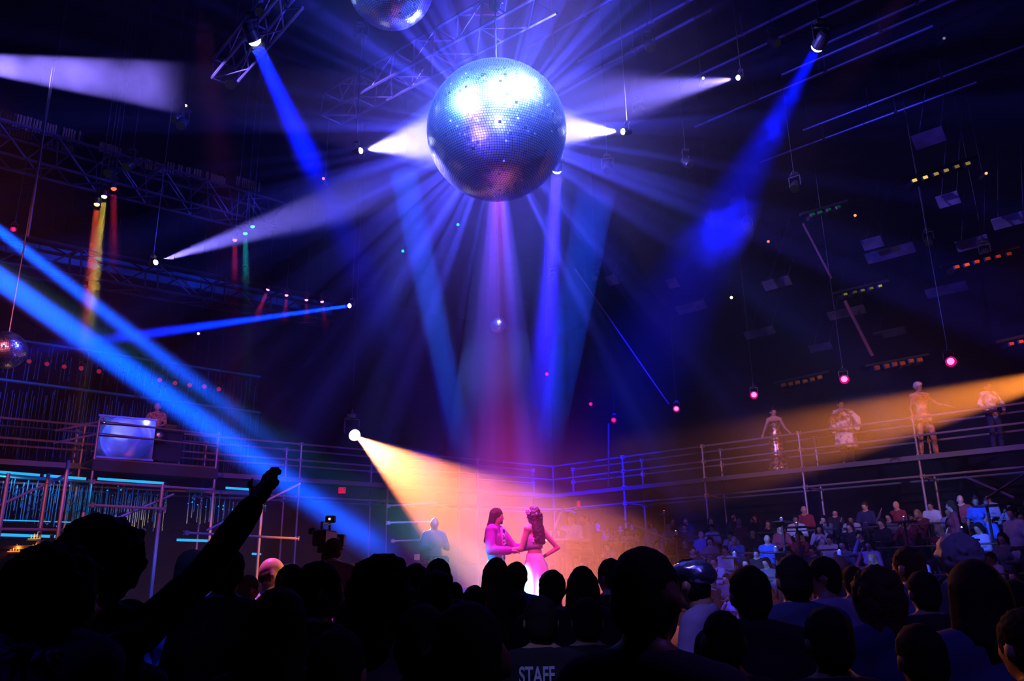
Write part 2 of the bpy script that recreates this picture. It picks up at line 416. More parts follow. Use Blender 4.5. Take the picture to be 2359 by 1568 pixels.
b3 = at(1148, 748, 16); mirror_ball(b3, 19 * mpp(b3), 26, 'tiny mirror ball on a thin wire straight below the huge one', drop=CEIL - b3.z - .2, jit=.05, wire=.018)
b4 = at(14, 806, 12); mirror_ball(b4, 43 * mpp(b4), 34, 'small mirror ball cut by the left edge of the photo', drop=CEIL - b4.z - .3, jit=.04, wire=.012)

# ------------------------------------------------------------ pink lamps, lamp bars, battens, panels, trusses
for i, (x, y, r, Y, where) in enumerate(((1558,941,5,24,'below the slanting wire, fifth from the right'), (1737,909,6,21,'above the dancer in the sequinned gown'), (1945,873,7,18.5,'above the figure in the patterned robe'),
        (2190,832,8,16.5,'above and right of the figure in the turban'), (1414,967,4,27,'over the thin upright pole at the far corner'), (1361,930,3,30,'dim and tiny, left above the one over the pole'), (1260,861,3,31,'dim and tiny in the blue column'),
        (31,528,4,14,'at the upper left edge above the blue beams'))):
    P = at(x, y, Y)
    fixture(P, P + Vector((-.35 if x > 1200 else .5, -1, -.45)), r * mpp(P), (1, .12, .42) if r > 4 else (.9, .02, .2), 3.5 if r > 4 else 1.2, 'magenta glowing stage lamp ' + where, 'stage light', name='stage_lamp', rim=(.75, 0, .16))
for i, (x, y) in enumerate(((67,832),(108,838),(148,844),(187,848),(228,855),(368,875),(403,882),(437,887),(471,890),(504,896))):
    P = at(x, y, 24)
    fixture(P, P + Vector((.3, -1, -.3)), 5 * mpp(P), (.28, .012, .05), .9, 'dim red stage lamp, %s of the %s five in the row over the left catwalk' % (('first', 'second', 'third', 'fourth', 'last')[i % 5], 'left' if i < 5 else 'right'), 'stage light', 'dim red lamps over the left catwalk', name='stage_lamp')
def _unused(): pass
def lamp_bar(pts, Y, size, col, stren, label, z=None):
    P = [at(x, y, Y + i * .0) if z is None else on_z(x, y, z) for i, (x, y) in enumerate(pts)]
    root = empty('lamp_bar', P[0], 0, label, 'lamp bar')
    d = (P[-1] - P[0]).normalized()
    bm = bmesh.new(); add_tube(bm, -d * .3 + Vector((0, .1, .12)), (P[-1] - P[0]) + d * .3 + Vector((0, .1, .12)), .04, 8)
    obj('rail', bm, housing, root)
    for i, p in enumerate(P):
        s = size * mpp(p)
        bm = bmesh.new(); rot = d.to_track_quat('X', 'Z').to_matrix()
        add_box(bm, (s * 1.3, .3, s * 1.2), (p - P[0]) + Vector((0, .17, 0)), rot, .02)
        hd = obj('lamp_housing', bm, housing, root)
        bm = bmesh.new(); add_box(bm, (s, .02, s * .62), (p - P[0]), rot, .005)
        k = stren[i % len(stren)]
        obj('lamp_lens', bm, emat('bar_%.2f%.2f%.2f_%.2f' % (*col, k), col, k), hd)
bars = (([(2107,415),(2132,408),(2157,400),(2180,392),(2205,383),(2230,376)], 15, 11, (.85,.55,.12), (1.1,1.3,.45,.4,.22,.3), 'lamp bar of six yellow lamps at the upper right'),
 ([(2205,614),(2228,609),(2251,602),(2276,595),(2300,590),(2325,584)], 16, 11, (.9,.06,.01), (.6,1.0,.55,.3,.35,.22), 'lamp bar of six red lamps at the right edge'),
 ([(1948,677),(1970,672),(1988,668),(2008,663),(2028,658)], 20, 8, (.35,.33,.05), (.45,.15,.35,.3,.9), 'lamp bar of five dim yellow green lamps above the slanting pole'),
 ([(1873,493),(1890,488),(1910,482),(1932,476)], 18, 9, (.0,.18,.08), (.35,.4,.3,.2), 'lamp bar of four very dim green lamps'),
 ([(1806,886),(1822,883),(1838,880),(1855,877),(1872,873),(1889,868)], 22, 10, (.3,.07,.02), (.14,.16,.22,.3,.25,.4), 'lamp bar of dim orange lamps between two magenta lamps'),
 ([(2022,846),(2044,842),(2062,838),(2080,836),(2100,830),(2120,828)], 21, 11, (.5,.05,.03), (.25,.3,.35,.4,.45,.4), 'lamp bar of dim red lamps left of the rightmost magenta lamp'),
 ([(2331,791),(2353,786)], 17, 10, (.9,.05,.02), (.7,.9), 'lamp bar with two red lamps cut by the right edge'))
for b in bars: lamp_bar(*b)
# pinpoint work lights
for x, y, Y, c, s, lab in ((1815,652,24,(1,.95,.75),5,'tiny white work light beside a grey ceiling panel'), (1685,685,24,(1,.95,.8),5,'tiny white work light left of the panels'), (1970,496,22,(1,.25,.08),2,'tiny orange work light under the green lamp bar'),
        (2272,399,18,(1,.35,.12),2,'tiny orange work light right of the yellow lamp bar'), (1770,556,24,(1,.2,.12),1.4,'tiny red work light in the upper right roof'), (1055,517,20,(0,.7,.8),3,'tiny turquoise work light left under the big ball'),
        (928,578,20,(0,.7,.7),3,'tiny turquoise work light beside the faint blue streak'), (428,243,15,(1,.6,.4),2,'tiny orange work light at the end of the smoky beam'), (745,411,14,(.9,.15,.6),2.2,'tiny purple work light at the foot of the deep blue beam'),
        (1620,180,13,(.9,.8,1),3,'tiny white work light inside the long violet beam'), (2175,88,16,(.2,.2,.4),.8,'faint round blue work light in the upper right roof'), (457,768,22,(.9,.6,.9),2,'tiny white pinpoint above the thin beam crossing')):
    P = at(x, y, Y); r = 3.2 * mpp(P)
    root = empty('work_light', P, 0, lab, 'work light')
    bm = bmesh.new(); add_tube(bm, (0, .02, 0), (0, .25, 0), r * 1.3, 10); add_tube(bm, (0, .15, 0), (0, .15, r * 3), r * .3, 6)
    obj('housing', bm, housing, root)
    bm = bmesh.new(); add_tube(bm, (0, .15, r * 2), (0, .15, CEIL - P.z + .02), .006, 4); obj('hanging_cable', bm, housing, root)
    bm = bmesh.new(); add_ball(bm, (0, 0, 0), r, None, 10, 6); obj('bulb', bm, emat('work_%.2f%.2f%.2f' % c, c, s), root)
batten = mat('batten_pipe', (.13, .12, .2), 0.4, 0.6)
def pipe_through(px, py, z, x0, x1, label, r=.035, group=None, name='ceiling_batten'):
    p = on_z(px, py, z)
    a = along(p, dirR, x0, -40, 40); b = along(p, dirR, x1, -40, 40)
    bm = bmesh.new(); add_tube(bm, Vector((0, 0, 0)), b - a, r, 8)
    n = int((b - a).length / 1.6)
    for i in range(1, n):
        q = (b - a) * (i / n)
        add_tube(bm, q, q + Vector((0, 0, .5)), .012, 5)
        add_box(bm, (.10, .10, .05), q)
    o = obj(name, bm, batten); o.location = a
    return tag(o, label, 'ceiling pipe', group)
for i, (px, py, x0, x1) in enumerate(((1820,75,1560,2050), (1750,60,1500,1960), (1990,90,1800,2300), (1900,165,1690,2150), (1760,225,1600,2060), (2020,235,1850,2359), (1450,120,1300,1640), (1480,60,1330,1700), (2060,30,1900,2359), (1950,300,1750,2250), (2190,170,2000,2359), (1300,60,1210,1500))):
    pipe_through(px, py, 12.6 + .15 * (i % 3), x0, x1, 'thin ceiling pipe running up to the right through the dark upper right roof', group='thin ceiling pipes at the upper right')
panelm = mat('grey_panel', (.12, .10, .17), .8, spec=.2, noise_amt=.3, nscale=3)
pl = ((2050,583,95), (1790,652,58), (1592,708,65), (1950,720,75), (1750,766,65), (2180,667,78), (2328,507,66), (2050,767,62), (1410,645,26), (2010,560,40), (1890,800,46), (1550,652,24), (2140,318,60), (2185,460,42), (2240,560,60))
for i, (px, py, wpx) in enumerate(pl):
    p = on_z(px, py, 10.2); L = wpx * mpp(p) * 1.12; th = .22
    bm = bmesh.new(); add_box(bm, (L, .34, .05), (0, 0, 0), None, .01)
    for s in (-.35, .35): add_tube(bm, (s * L, 0, 0), (s * L, 0, CEIL - 10.2), .008, 4)
    o = obj('ceiling_panel', bm, panelm); o.location = p; o.rotation_euler = (R(38), 0, math.atan2(-dirR.y, -dirR.x))
    big = wpx >= 65
    tag(o, ('long' if big else 'short') + ' dim violet grey ceiling panel hung in the dark roof at the right', 'ceiling panel', 'long ceiling panels' if big else 'short ceiling panels')
# slanting poles and wires at the right
def rod(a, b, r, m, label, name='slanting_pole', cat='pole'):
    bm = bmesh.new(); add_tube(bm, Vector((0, 0, 0)), Vector(b) - Vector(a), r, 8)
    o = obj(name, bm, m); o.location = a; return tag(o, label, cat)
redpole = mat('pole_paint', (.28, .12, .15), .4, .3)
rod(at(1325,620,20), at(1540,930,23.8), .022, redpole, 'long thin slanting wire ending near a magenta lamp', 'slanting_wire', 'wire')
rod(at(1947,694,19), at(2009,818,20), .045, redpole, 'reddish slanting pole under the yellow green lamp bar')
rod(at(1850,515,19), at(1915,640,20), .03, redpole, 'upper dim slanting pole in the right roof')
rod(at(1402,975,25), at(1402,1120,25), .035, steel, 'upright thin pole at the far corner of the catwalk', 'upright_pole')
rod(at(125,140,12), at(64,545,12), .02, steel, 'long steel wire hanging through the smoky beam at the left', 'hanging_wire', 'wire')
# box trusses
trussm = mat('truss_alloy', (.12, .10, .16), .45, .6)
def truss(a, b, h, label, m=None, r=.03, step=.6, group=None):
    a = Vector(a); b = Vector(b); d = (b - a).normalized(); L = (b - a).length
    s = d.cross(Vector((0, 0, 1))).normalized() * h / 2; u = s.cross(d).normalized() * h / 2
    root = empty('truss', a, 0, label, 'truss', group)
    bm = bmesh.new()
    cs = [s + u, s - u, -s - u, -s + u]
    for c in cs: add_tube(bm, c, c + d * L, r, 6)
    obj('chords', bm, m or trussm, root)
    n = max(2, int(L / step)); bm = bmesh.new()
    for i in range(n):
        p = d * (L * i / n); q = d * (L * (i + 1) / n)
        for k in range(4):
            c1, c2 = cs[k], cs[(k + 1) % 4]
            if i % 2: c1, c2 = c2, c1
            add_tube(bm, p + c1, q + c2, r * .55, 5)
            if i % 2 == 0: add_tube(bm, p + c1, p + c2, r * .55, 5)
    obj('lacing', bm, m or trussm, root)
    return root
truss(at(515,168,13), at(672,-20,11), .42, 'short violet lit box truss at the top left beside the round lamp')
truss(at(765,250,15), at(1260,-20,10.5), .5, 'box truss running behind the mirror ball to the top edge')
truss(at(-30,322,15), at(640,505,21), .75, 'long dark box truss across the left side under the ribbed panels', r=.035)
truss(at(-30,575,19), at(760,722,27), .8, 'dark lattice truss in front of the teal band at the left', m=mat('dark_truss', (.02,.02,.03), .5), r=.05, step=1.0)
# odd hanging units on the ceiling
for i, (x, y, Y) in enumerate(((600,30,11.5), (640,12,11.5), (530,195,13), (400,275,14), (415,290,14), (248,400,14), (290,385,14), (560,640,22), (1370,640,22), (1140,15,11), (2270,590,18), (1830,435,16), (1725,530,19), (1640,520,20), (2140,560,19), (1470,262,14), (1500,110,13), (1790,100,14), (830,90,12), (1400,395,15), (1590,380,16), (1270,640,24))):
    P = at(x, y, Y)
    fixture(P, P + Vector((rnd.uniform(-.6, .6), -.6, -1)), .09, (.02, .02, .03), .2, 'unlit dark stage lamp hanging in the roof', 'stage light', 'unlit lamps in the roof', name='unlit_lamp')
# ------------------------------------------------------------ scaffold catwalk round the hall
galv = mat('galvanised_tube', (.32, .27, .32), 0.45, 0.4, bump=.15, nscale=20)
deckm = mat('deck_boards', (.16, .12, .10), 0.75, noise_amt=.4, nscale=3)
DZ = 5.0
def coupler(bm, p, s=.05):
    """cross shaped clamp where tubes meet"""
    add_box(bm, (s * 2.2, s * 1.3, s * 1.3), p, None, .008); add_box(bm, (s * 1.2, s * 1.2, s * 2.6), p, None, .008)
    for q in ((-1, -1), (1, -1), (-1, 1), (1, 1)): add_box(bm, (s * .5, s * .5, s * .8), Vector(p) + Vector((q[0] * s * 1.2, -s * .9, q[1] * s * .9)))
def bay_label(side, k): return '%s bay of the %s catwalk scaffolding, counted from the far corner' % (('first','second','third','fourth','fifth','sixth','seventh','eighth')[k], side)
def scaffold(p0, d, side, posts, n, rail_cols=None, braces=(), low=True):
    """posts: photo columns of the front uprights at deck height, from the far corner outwards"""
    back = n * 1.3
    P = [along(p0, d, x, -3, 34) for x in posts]
    for k in range(len(P)):
        a = P[k]
        # the frame: front and back upright with their transoms and clamps
        root = empty('scaffold_tower', (a.x, a.y, 0), 0, '%s upright frame of the %s catwalk, counted from the far corner' % (('first','second','third','fourth','fifth','sixth','seventh','eighth','ninth')[k], side), 'scaffolding', 'frames of the %s catwalk' % side)
        O = Vector((a.x, a.y, 0))
        for q, nm in ((Vector(), 'front_upright'), (back, 'rear_upright')):
            bm = bmesh.new(); add_tube(bm, q, q + Vector((0, 0, DZ + 1.12 if nm == 'front_upright' else DZ + 1.15)), .036, 8)
            u = obj('upright', bm, galv, root)
            for z in (DZ + 1.08, DZ + .55, DZ - .05, DZ - .62):
                bm = bmesh.new(); coupler(bm, q + Vector((0, 0, z))); obj('clamp', bm, galv, u)
        for z in (DZ - .08, DZ - .62, 2.3):
            bm = bmesh.new(); add_tube(bm, Vector((0, 0, z)), back + Vector((0, 0, z)), .03, 8); obj('transom', bm, galv, root)
    for k in range(len(P) - 1):
        a, b = P[k], P[k + 1]; O = Vector((a.x, a.y, 0)); v = b - a; v.z = 0
        g = bay_label(side, k)
        root = empty('guard_rail', O, 0, 'guard rails of the ' + g, 'guard rail', 'guard rails of the %s catwalk' % side)
        for q in (Vector(), back):
            for z in (DZ + 1.08, DZ + .55):
                bm = bmesh.new(); add_tube(bm, q + Vector((0, 0, z)), q + v + Vector((0, 0, z)), .034, 8)
                obj('rail', bm, galv, root)
        for q in (Vector(), back):
            bm = bmesh.new(); add_tube(bm, q + Vector((0, 0, DZ - .62)), q + v + Vector((0, 0, DZ - .62)), .034, 8); obj('ledger', bm, galv, root)
        # deck
        bm = bmesh.new(); nb = 5; vd = v.normalized(); rot = vd.to_track_quat('X', 'Z').to_matrix()
        for i in range(nb):
            add_box(bm, (v.length - .02, back.length / nb - .015, .05), v / 2 + back * ((i + .5) / nb) + Vector((0, 0, DZ - .03)), rot)
        o = obj('deck_planks', bm, deckm); o.location = O; tag(o, 'walkway planks in the ' + g, 'deck', 'walkway decks of the %s catwalk' % side)
        bm = bmesh.new(); add_box(bm, (v.length, .05, .14), v / 2 + Vector((0, 0, DZ - .09)) - n * .05, rot)
        o = obj('edge_beam', bm, mat('dull_steel', (.14,.12,.15), .6, .3)); o.location = O; tag(o, 'edge beam along the deck of the ' + g, 'edge beam', 'edge beams of the %s catwalk' % side)
nb_ = nR * 1.0; nlf = nL * 1.0
scaffold(CORNER, dirR, 'right', (1275, 1437, 1623, 1848, 2115, 2480), nb_)
scaffold(CORNER, dirL, 'left', (1275, 1100, 893, 690, 497, 185, -60), nlf)
def brace(a, b, label, r=.028):
    a = Vector(a); bm = bmesh.new(); add_tube(bm, Vector(), Vector(b) - a, r, 8)
    o = obj('diagonal_brace', bm, galv); o.location = a; return tag(o, label, 'scaffold brace')
brace(at(0,1163,17), at(165,1088,17.6), 'diagonal brace at the left edge below the catwalk')
brace(at(170,1236,16.5), at(400,1138,18), 'diagonal brace rising under the booth platform')
brace(at(475,1222,19), at(692,1113,21), 'diagonal brace rising to the tall post left of the exit sign')
brace(at(2225,1098,17), at(2338,1147,15.5), 'falling half of the crossed braces at the right edge')
brace(at(2270,1150,15.4), at(2359,1092,17), 'rising half of the crossed braces at the right edge')
brace(at(1365,1205,24), at(1395,1175,25), 'short brace behind the seated pair by the stage')
brace(at(1388,1180,24), at(1560,1250,22), 'long falling brace at the far end of the right stands')
def ledge(pts, z_or_Y, label, r=.03, m=None, name='cross_rail', cat='cross rail'):
    a = at(*pts[0], z_or_Y[0]); b = at(*pts[1], z_or_Y[1])
    bm = bmesh.new(); add_tube(bm, Vector(), b - a, r, 8)
    n = max(1, int((b - a).length / 2))
    for i in range(n + 1): coupler(bm, (b - a) * (i / n), .04)
    o = obj(name, bm, m or galv); o.location = a; return tag(o, label, cat)
ledge(((0,1218),(330,1223)), (17,17.5), 'lower cross rail of the left scaffolding at the edge')
ledge(((430,1227),(685,1240)), (18,20.5), 'lower cross rail left of the exit sign')
ledge(((212,1163),(378,1172)), (17,17.4), 'middle cross rail under the booth platform')
ledge(((215,1110),(490,1128)), (17.5,18.5), 'upper cross rail just under the booth platform')
ledge(((895,1165),(1000,1158)), (23,23.4), 'short cross rail inside the orange beam, upper')
ledge(((895,1204),(1000,1201)), (23,23.4), 'short cross rail inside the orange beam, middle')
ledge(((905,1246),(1000,1243)), (23,23.4), 'short cross rail inside the orange beam, lower')
for x, y0, y1, Y, lab in ((158,1060,1290,17,'reddish post below the left catwalk, under the clamp tower'), (20,1090,1290,17,'post at the left edge below the catwalk'), (112,1090,1260,17.4,'dim red post between the left edge and the clamp tower'), (375,1115,1200,17.6,'short post under the booth platform'), (152,1225,1300,16,'thin post beside the lower neon tube'), (605,1135,1230,22,'thin post halfway to the tall post'), (193,1180,1290,16.6,'short post right of the clamp tower')):
    pt_ = at(x, y0, Y); rod(pt_, Vector((pt_.x, pt_.y, 0)), .04, galv, lab, 'scaffold_post', 'scaffold post')
# ------------------------------------------------------------ booth platform that juts out on the left
PF = [on_z(218, 1052, DZ), on_z(497, 1074, DZ)]
d_ = (PF[1] - PF[0]); d_.z = 0; dn = d_.normalized(); nn_ = Vector((-dn.y, dn.x, 0))
root = empty('booth_platform', PF[0], 0, 'jutting scaffold platform that carries the mirrored booth, left', 'platform')
rot = dn.to_track_quat('X', 'Z').to_matrix()
bm = bmesh.new(); add_box(bm, (d_.length, 2.6, .08), d_ / 2 + nn_ * 1.3 + Vector((0, 0, -.05)), rot); obj('deck', bm, deckm, root)
bm = bmesh.new(); add_box(bm, (d_.length + .1, .06, .30), d_ / 2 - nn_ * .04 + Vector((0, 0, -.22)), rot, .01); obj('fascia', bm, mat('fascia', (.03,.025,.03), .7), root)
for z, nm in ((.95, 'upper_rail'), (.62, 'lower_rail')):
    bm = bmesh.new(); add_tube(bm, Vector((0, 0, z)) - nn_ * .1, d_ + Vector((0, 0, z - .05)) - nn_ * .1, .022, 8); obj(nm, bm, galv, root)
for t in (0.0, 1.0):
    bm = bmesh.new(); add_tube(bm, d_ * t - Vector((0, 0, DZ)), d_ * t + Vector((0, 0, 1.0)), .035, 8); obj('post', bm, galv, root)
for z in (.62, .95):
    bm = bmesh.new(); add_tube(bm, Vector((0, 0, z)) - dn * 0, -dn * .9 + nn_ * .6 + Vector((0, 0, z - .25)), .03, 8); obj('slanted_rail', bm, galv, root)
# mirrored front of the booth
bw = (on_z(350, 1062, DZ) - PF[0]).length
bc_ = PF[0] + dn * bw / 2 + Vector((0, 0, .6)); bn_ = ((CAM - bc_).normalized() + (BALL - bc_).normalized()).normalized()
root = empty('mirrored_booth', PF[0] + nn_ * .10, math.atan2(bn_.y, bn_.x) + R(90), 'mirrored booth front reflecting the blazing ball, left platform', 'booth')
bm = bmesh.new(); add_box(bm, (bw, .05, 1.12), (bw / 2, 0, .56), None, .01); obj('mirror_panel', bm, mat('smoked_mirror', (.8,.78,.95), .015, 1.0), root)
for z in (1.14, .02):
    bm = bmesh.new(); add_box(bm, (bw + .04, .08, .05), (bw / 2, 0, z)); obj('trim', bm, steel, root)
gx = d_.length - bw - .9
root = empty('booth_table', PF[0] + dn * (bw + gx / 2) + nn_ * .35, math.atan2(dn.y, dn.x), 'dark glass fronted table beside the mirrored booth front', 'table')
bm = bmesh.new(); add_box(bm, (gx, .7, .05), (0, .3, .92), None, .01); obj('table_top', bm, mat('dark_gloss', (.03,.02,.05), .12), root)
bm = bmesh.new(); add_box(bm, (gx, .03, .8), (0, 0, .5)); obj('front_panel', bm, mat('dark_gloss', (0,0,0)), root)
for s in (-1, 1):
    bm = bmesh.new(); add_box(bm, (.05, .6, .9), (s * (gx / 2 - .04), .3, .45)); obj('leg', bm, steel, root)
pb = PF[0] + dn * (bw + .55) + nn_ * .15 + Vector((0, 0, .45)); 
P = at(365, 1003, pb.y - .25); mirror_ball(P, .20, 18, 'little dark mirror ball in front of the booth table', drop=.02, jit=.05, wire=.004)
# laptop on the table
root = empty('laptop', PF[0] + dn * (bw + gx * .62) + nn_ * .6 + Vector((0, 0, .945)), math.atan2(dn.y, dn.x), 'closed grey laptop on the booth table', 'laptop')
bm = bmesh.new(); add_box(bm, (.34, .24, .018), (0, 0, .009), None, .003); obj('body', bm, steel, root)
bm = bmesh.new(); add_box(bm, (.34, .015, .22), (0, -.12, .12), Matrix.Rotation(R(15), 3, 'X'), .003); obj('screen_lid', bm, steel, root)
# ------------------------------------------------------------ teal bead curtains, neon tubes and the teal band at the far left
WLp = WL; wn = Vector((-nL.x, -nL.y, 0))
teal = mat('teal_strands', (.02, .22, .30), .45, .2)
def curtain(quad, Y, n, label, jitter=.4, r=.012):
    """quad: photo corners tl, tr, br, bl; hanging strands with glass drops"""
    tl, tr, br, bl = quad
    A = at(*tl, Y[0]); B = at(*tr, Y[1]); zb0 = at(*bl, Y[0]).z; zb1 = at(*br, Y[1]).z
    root = empty('string_curtain', A, 0, label, 'curtain')
    g = random.Random(n); bm = bmesh.new(); bd = bmesh.new()
    for i in range(n):
        t = (i + g.random() * .8) / n; p = A.lerp(B, t); z1 = zb0 + (zb1 - zb0) * t
        top = p.z - g.random() * jitter; bot = z1 + g.random() ** 2 * (p.z - z1) * .5
        add_tube(bm, Vector((p.x, p.y, top)) - A, Vector((p.x, p.y, bot)) - A, r * g.uniform(.5, 1.6), 4)
        for k in range(3):
            z = g.uniform(bot, top); s = g.uniform(.02, .045)
            add_box(bd, (s, s, s), Vector((p.x, p.y - .02, z)) - A, Matrix.Rotation(.78, 3, 'Y'))
    obj('strands', bm, teal, root)['kind'] = 'stuff'
    o = obj('glass_drops', bd, mat('glass_drops', (.5,.6,.8), .15, .9), root); o['kind'] = 'stuff'
    bm = bmesh.new(); add_tube(bm, Vector(), B - A, .05, 6); obj('top_rail', bm, mat('teal_rail', (.03,.35,.42), .5, .2), root)
    return root
curtain(((-10,872),(600,950),(600,1110),(-10,1070)), (23,29), 95, 'teal string curtain behind the left catwalk and the booth')
curtain(((-10,775),(600,868),(600,950),(-10,872)), (24,30), 60, 'upper row of sparse teal strings above the booth')
curtain(((-10,1095),(390,1120),(400,1225),(-10,1205)), (21,23.5), 75, 'teal string curtain between the two neon rows at lower left')
curtain(((430,1130),(620,1135),(610,1215),(430,1205)), (24,26), 22, 'sparse teal strings left of the tall post')
neon_m = emat('neon_cyan', (.02, .42, .85), 1.15)
def neon(a, b, Y, label, e=3, r=.035):
    A = at(*a, Y[0]); B = at(*b, Y[1]); v = B - A
    root = empty('neon_tube', A, 0, label, 'neon light')
    k = max(1, int(v.length / 1.1))
    for i in range(k):
        bm = bmesh.new(); add_tube(bm, v * (i / k) + v.normalized() * .03, v * ((i + 1) / k) - v.normalized() * .03, r, 8); obj('tube', bm, neon_m, root)
        bm = bmesh.new(); add_tube(bm, v * ((i + 1) / k) - v.normalized() * .06, v * ((i + 1) / k) + v.normalized() * .0, r * 1.3, 8); obj('end_cap', bm, housing, root)
    ld = bpy.data.lights.new('lamp', 'AREA'); ld.shape = 'RECTANGLE'; ld.size = v.length; ld.size_y = .05; ld.color = (0, .5, 1); ld.energy = e
    o = bpy.data.objects.new('lamp', ld); link(o)
    x = v.normalized(); y = Vector((0, 0, 1)).cross(x).normalized(); z = Vector((0, 0, 1))
    o.matrix_world = Matrix.Translation(A + v / 2 - Vector((0, 0, .06))) @ Matrix((x, -y * -1, z)).transposed().to_4x4()
neon((-10,1086),(205,1103), (21,21.6), 'upper cyan neon tube row at the left edge below the catwalk', 30)
neon((222,1102),(383,1113), (21.2,21.8), 'cyan neon tube row under the booth platform', 25)
neon((518,1123),(590,1128), (24,24.6), 'short cyan neon row right of the booth platform', 8)
neon((-10,1231),(248,1239), (20,21), 'lower cyan neon row at the left, over the bar', 25)
neon((405,1243),(543,1247), (23,24), 'lower cyan neon row right of the fluffy dark shape', 10)
neon((-10,1197),(250,1205), (21,22), 'thin pale cyan strip above the lower neon row', 4, .014)  # thin rail, drawn as a glowing tube with a lamp
neon((580,1275),(603,1276), (24,24.4), 'tiny cyan light strip behind the bald man', 2, .03)
# teal lit band high on the left wall
q = [at(180,572,23), at(760,700,30), at(760,722,30), at(180,610,23)]
q = [at(0,545,21), at(760,697,30.5), at(760,724,30.5), at(0,577,21)]
bm = bmesh.new(); vs4 = [bm.verts.new(p - q[0]) for p in q]; f = bm.faces.new(vs4)
ex = bmesh.ops.extrude_face_region(bm, geom=[f]); bmesh.ops.translate(bm, vec=(.06, .18, 0), verts=[v for v in ex['geom'] if isinstance(v, bmesh.types.BMVert)])
bmesh.ops.recalc_face_normals(bm, faces=bm.faces)
o = obj('soffit_band', bm, mat('teal_band', (.05, .35, .48), .8)); o.location = q[0]; tag(o, 'long teal lit band high on the left wall behind a dark truss', 'wall band')
# dim ribbed panels with brown slats in the upper left roof
slat = mat('brown_slats', (.55, .30, .16), .6)
for i, (a, b, h, e) in enumerate((((0,250),(98,278),36,1), ((108,282),(188,303),34,.5), ((0,288),(90,310),20,.8), ((230,325),(280,340),26,.3), ((320,360),(380,378),26,.5), ((385,372),(465,392),26,.7), ((475,395),(520,408),24,.3), ((110,320),(170,335),20,.4), ((545,405),(600,420),24,.25))):
    A = at(*a, 16 + i * .6); B = at(*b, 16.4 + i * .6); H = h * mpp(A); v = B - A
    root = empty('ribbed_panel', A, 0, '%s ribbed panel with brown upright slats in the upper left roof' % ('large' if h > 30 else 'small'), 'ceiling panel', '%s ribbed panels at the upper left' % ('large' if h > 30 else 'small'))
    bm = bmesh.new(); n = 13; g = random.Random(i)
    for k in range(n):
        if g.random() < .12: continue
        p = v * ((k + .5) / n); add_box(bm, (v.length / n * .5, .03, H * g.uniform(.85, 1)), p + Vector((0, 0, -H / 2)))
    obj('slats', bm, slat, root)
    bm = bmesh.new(); add_box(bm, (v.length, .05, H * 1.1), v / 2 + Vector((0, .12, -H / 2)), Matrix.Rotation(math.atan2(v.y, v.x), 3, 'Z')); obj('backing', bm, housing, root)
# exit signs
def sign(p, w_, h_, txt, bcol, tcol, label, name='exit_sign', bs=1.0, ts=1.0, rz=0):
    root = empty(name, p, rz, label, 'sign')
    bm = bmesh.new(); add_box(bm, (w_, .08, h_), (0, .05, 0), None, .01); obj('sign_box', bm, housing, root)
    bm = bmesh.new(); add_box(bm, (w_ * .94, .01, h_ * .9), (0, 0, 0)); obj('sign_face', bm, emat('sign_' + label[:12], bcol, bs), root)
    if txt:
        cu = bpy.data.curves.new('lettering', 'FONT'); cu.body = txt; cu.size = h_ * .85; cu.align_x = 'CENTER'; cu.align_y = 'CENTER'; cu.extrude = .002
        t = bpy.data.objects.new('lettering', cu); link(t)
        dg = bpy.context.evaluated_depsgraph_get(); me = bpy.data.meshes.new_from_object(t.evaluated_get(dg)); bpy.data.objects.remove(t)
        wd = max(v.co.x for v in me.vertices) - min(v.co.x for v in me.vertices)
        k = w_ * .84 / wd
        t = bpy.data.objects.new('lettering', me); me.materials.clear(); me.materials.append(emat('signtext_' + label[:12], tcol, ts)); link(t, root)
        t.scale = (k, 1, 1); t.rotation_euler = (R(90), 0, 0); t.location = (0, -.012, 0)
P = at(788, 1129, 24); sign(P, 17 * mpp(P), 15 * mpp(P), 'EXIT', (.75, .0, .03), (.06, 0, .08), 'glowing red EXIT sign left of the orange beam', rz=R(10))
P = at(1333, 1160, 30); sign(P, 8 * mpp(P), 15 * mpp(P), '', (.75, .0, .06), (0, 0, 0), 'small dim red exit light right of the dancing couple')
P = at(960, 1283, 20); sign(P, 12 * mpp(P), 14 * mpp(P), '', (.35, .12, .3), (0, 0, 0), 'small pinkish notice board at the foot of the blue beam', name='notice_board', bs=.5)  # board face is made to glow, with no lamp in it
# ------------------------------------------------------------ people
skin_l = mat('skin_light', (.62, .36, .26), .5); skin_d = mat('skin_dark', (.16, .08, .05), .5); skin_m = mat('skin_medium', (.38, .2, .13), .5)
def cloth(name, col, rough=.85, **k): return mat('cloth_' + name, col, rough, spec=.2, **k)
black_c = cloth('black', (.018, .016, .022)); navy_c = cloth('navy', (.03, .035, .11)); white_c = cloth('white', (.5, .47, .52)); grey_c = cloth('grey', (.12, .11, .14))
blue_c = cloth('blue', (.06, .12, .5)); denim_c = cloth('denim', (.16, .2, .42), noise_amt=.3); lilac_c = cloth('lilac', (.34, .30, .50)); wine_c = cloth('wine', (.25, .04, .06)); violet_c = cloth('violet', (.30, .08, .42))
trouser = cloth('trousers', (.02, .02, .03)); 
hair_k = mat('hair_black', (.010, .008, .009), .85, spec=.12, bump=.5, nscale=60); hair_b = mat('hair_brown', (.05, .025, .015), .8, spec=.15, bump=.5, nscale=60)
hair_g = mat('hair_grey', (.42, .38, .42), .6, bump=.5, nscale=60); hair_y = mat('hair_blond', (.4, .25, .1), .5, bump=.5, nscale=60)
V3 = Vector
def cap(P, a, b, ra, rb=None): P.append(('c', V3(a), V3(b), ra, ra if rb is None else rb))
def ell(P, c, r, M=None): P.append(('e', V3(c), r if hasattr(r, '__len__') else (r, r, r), M))
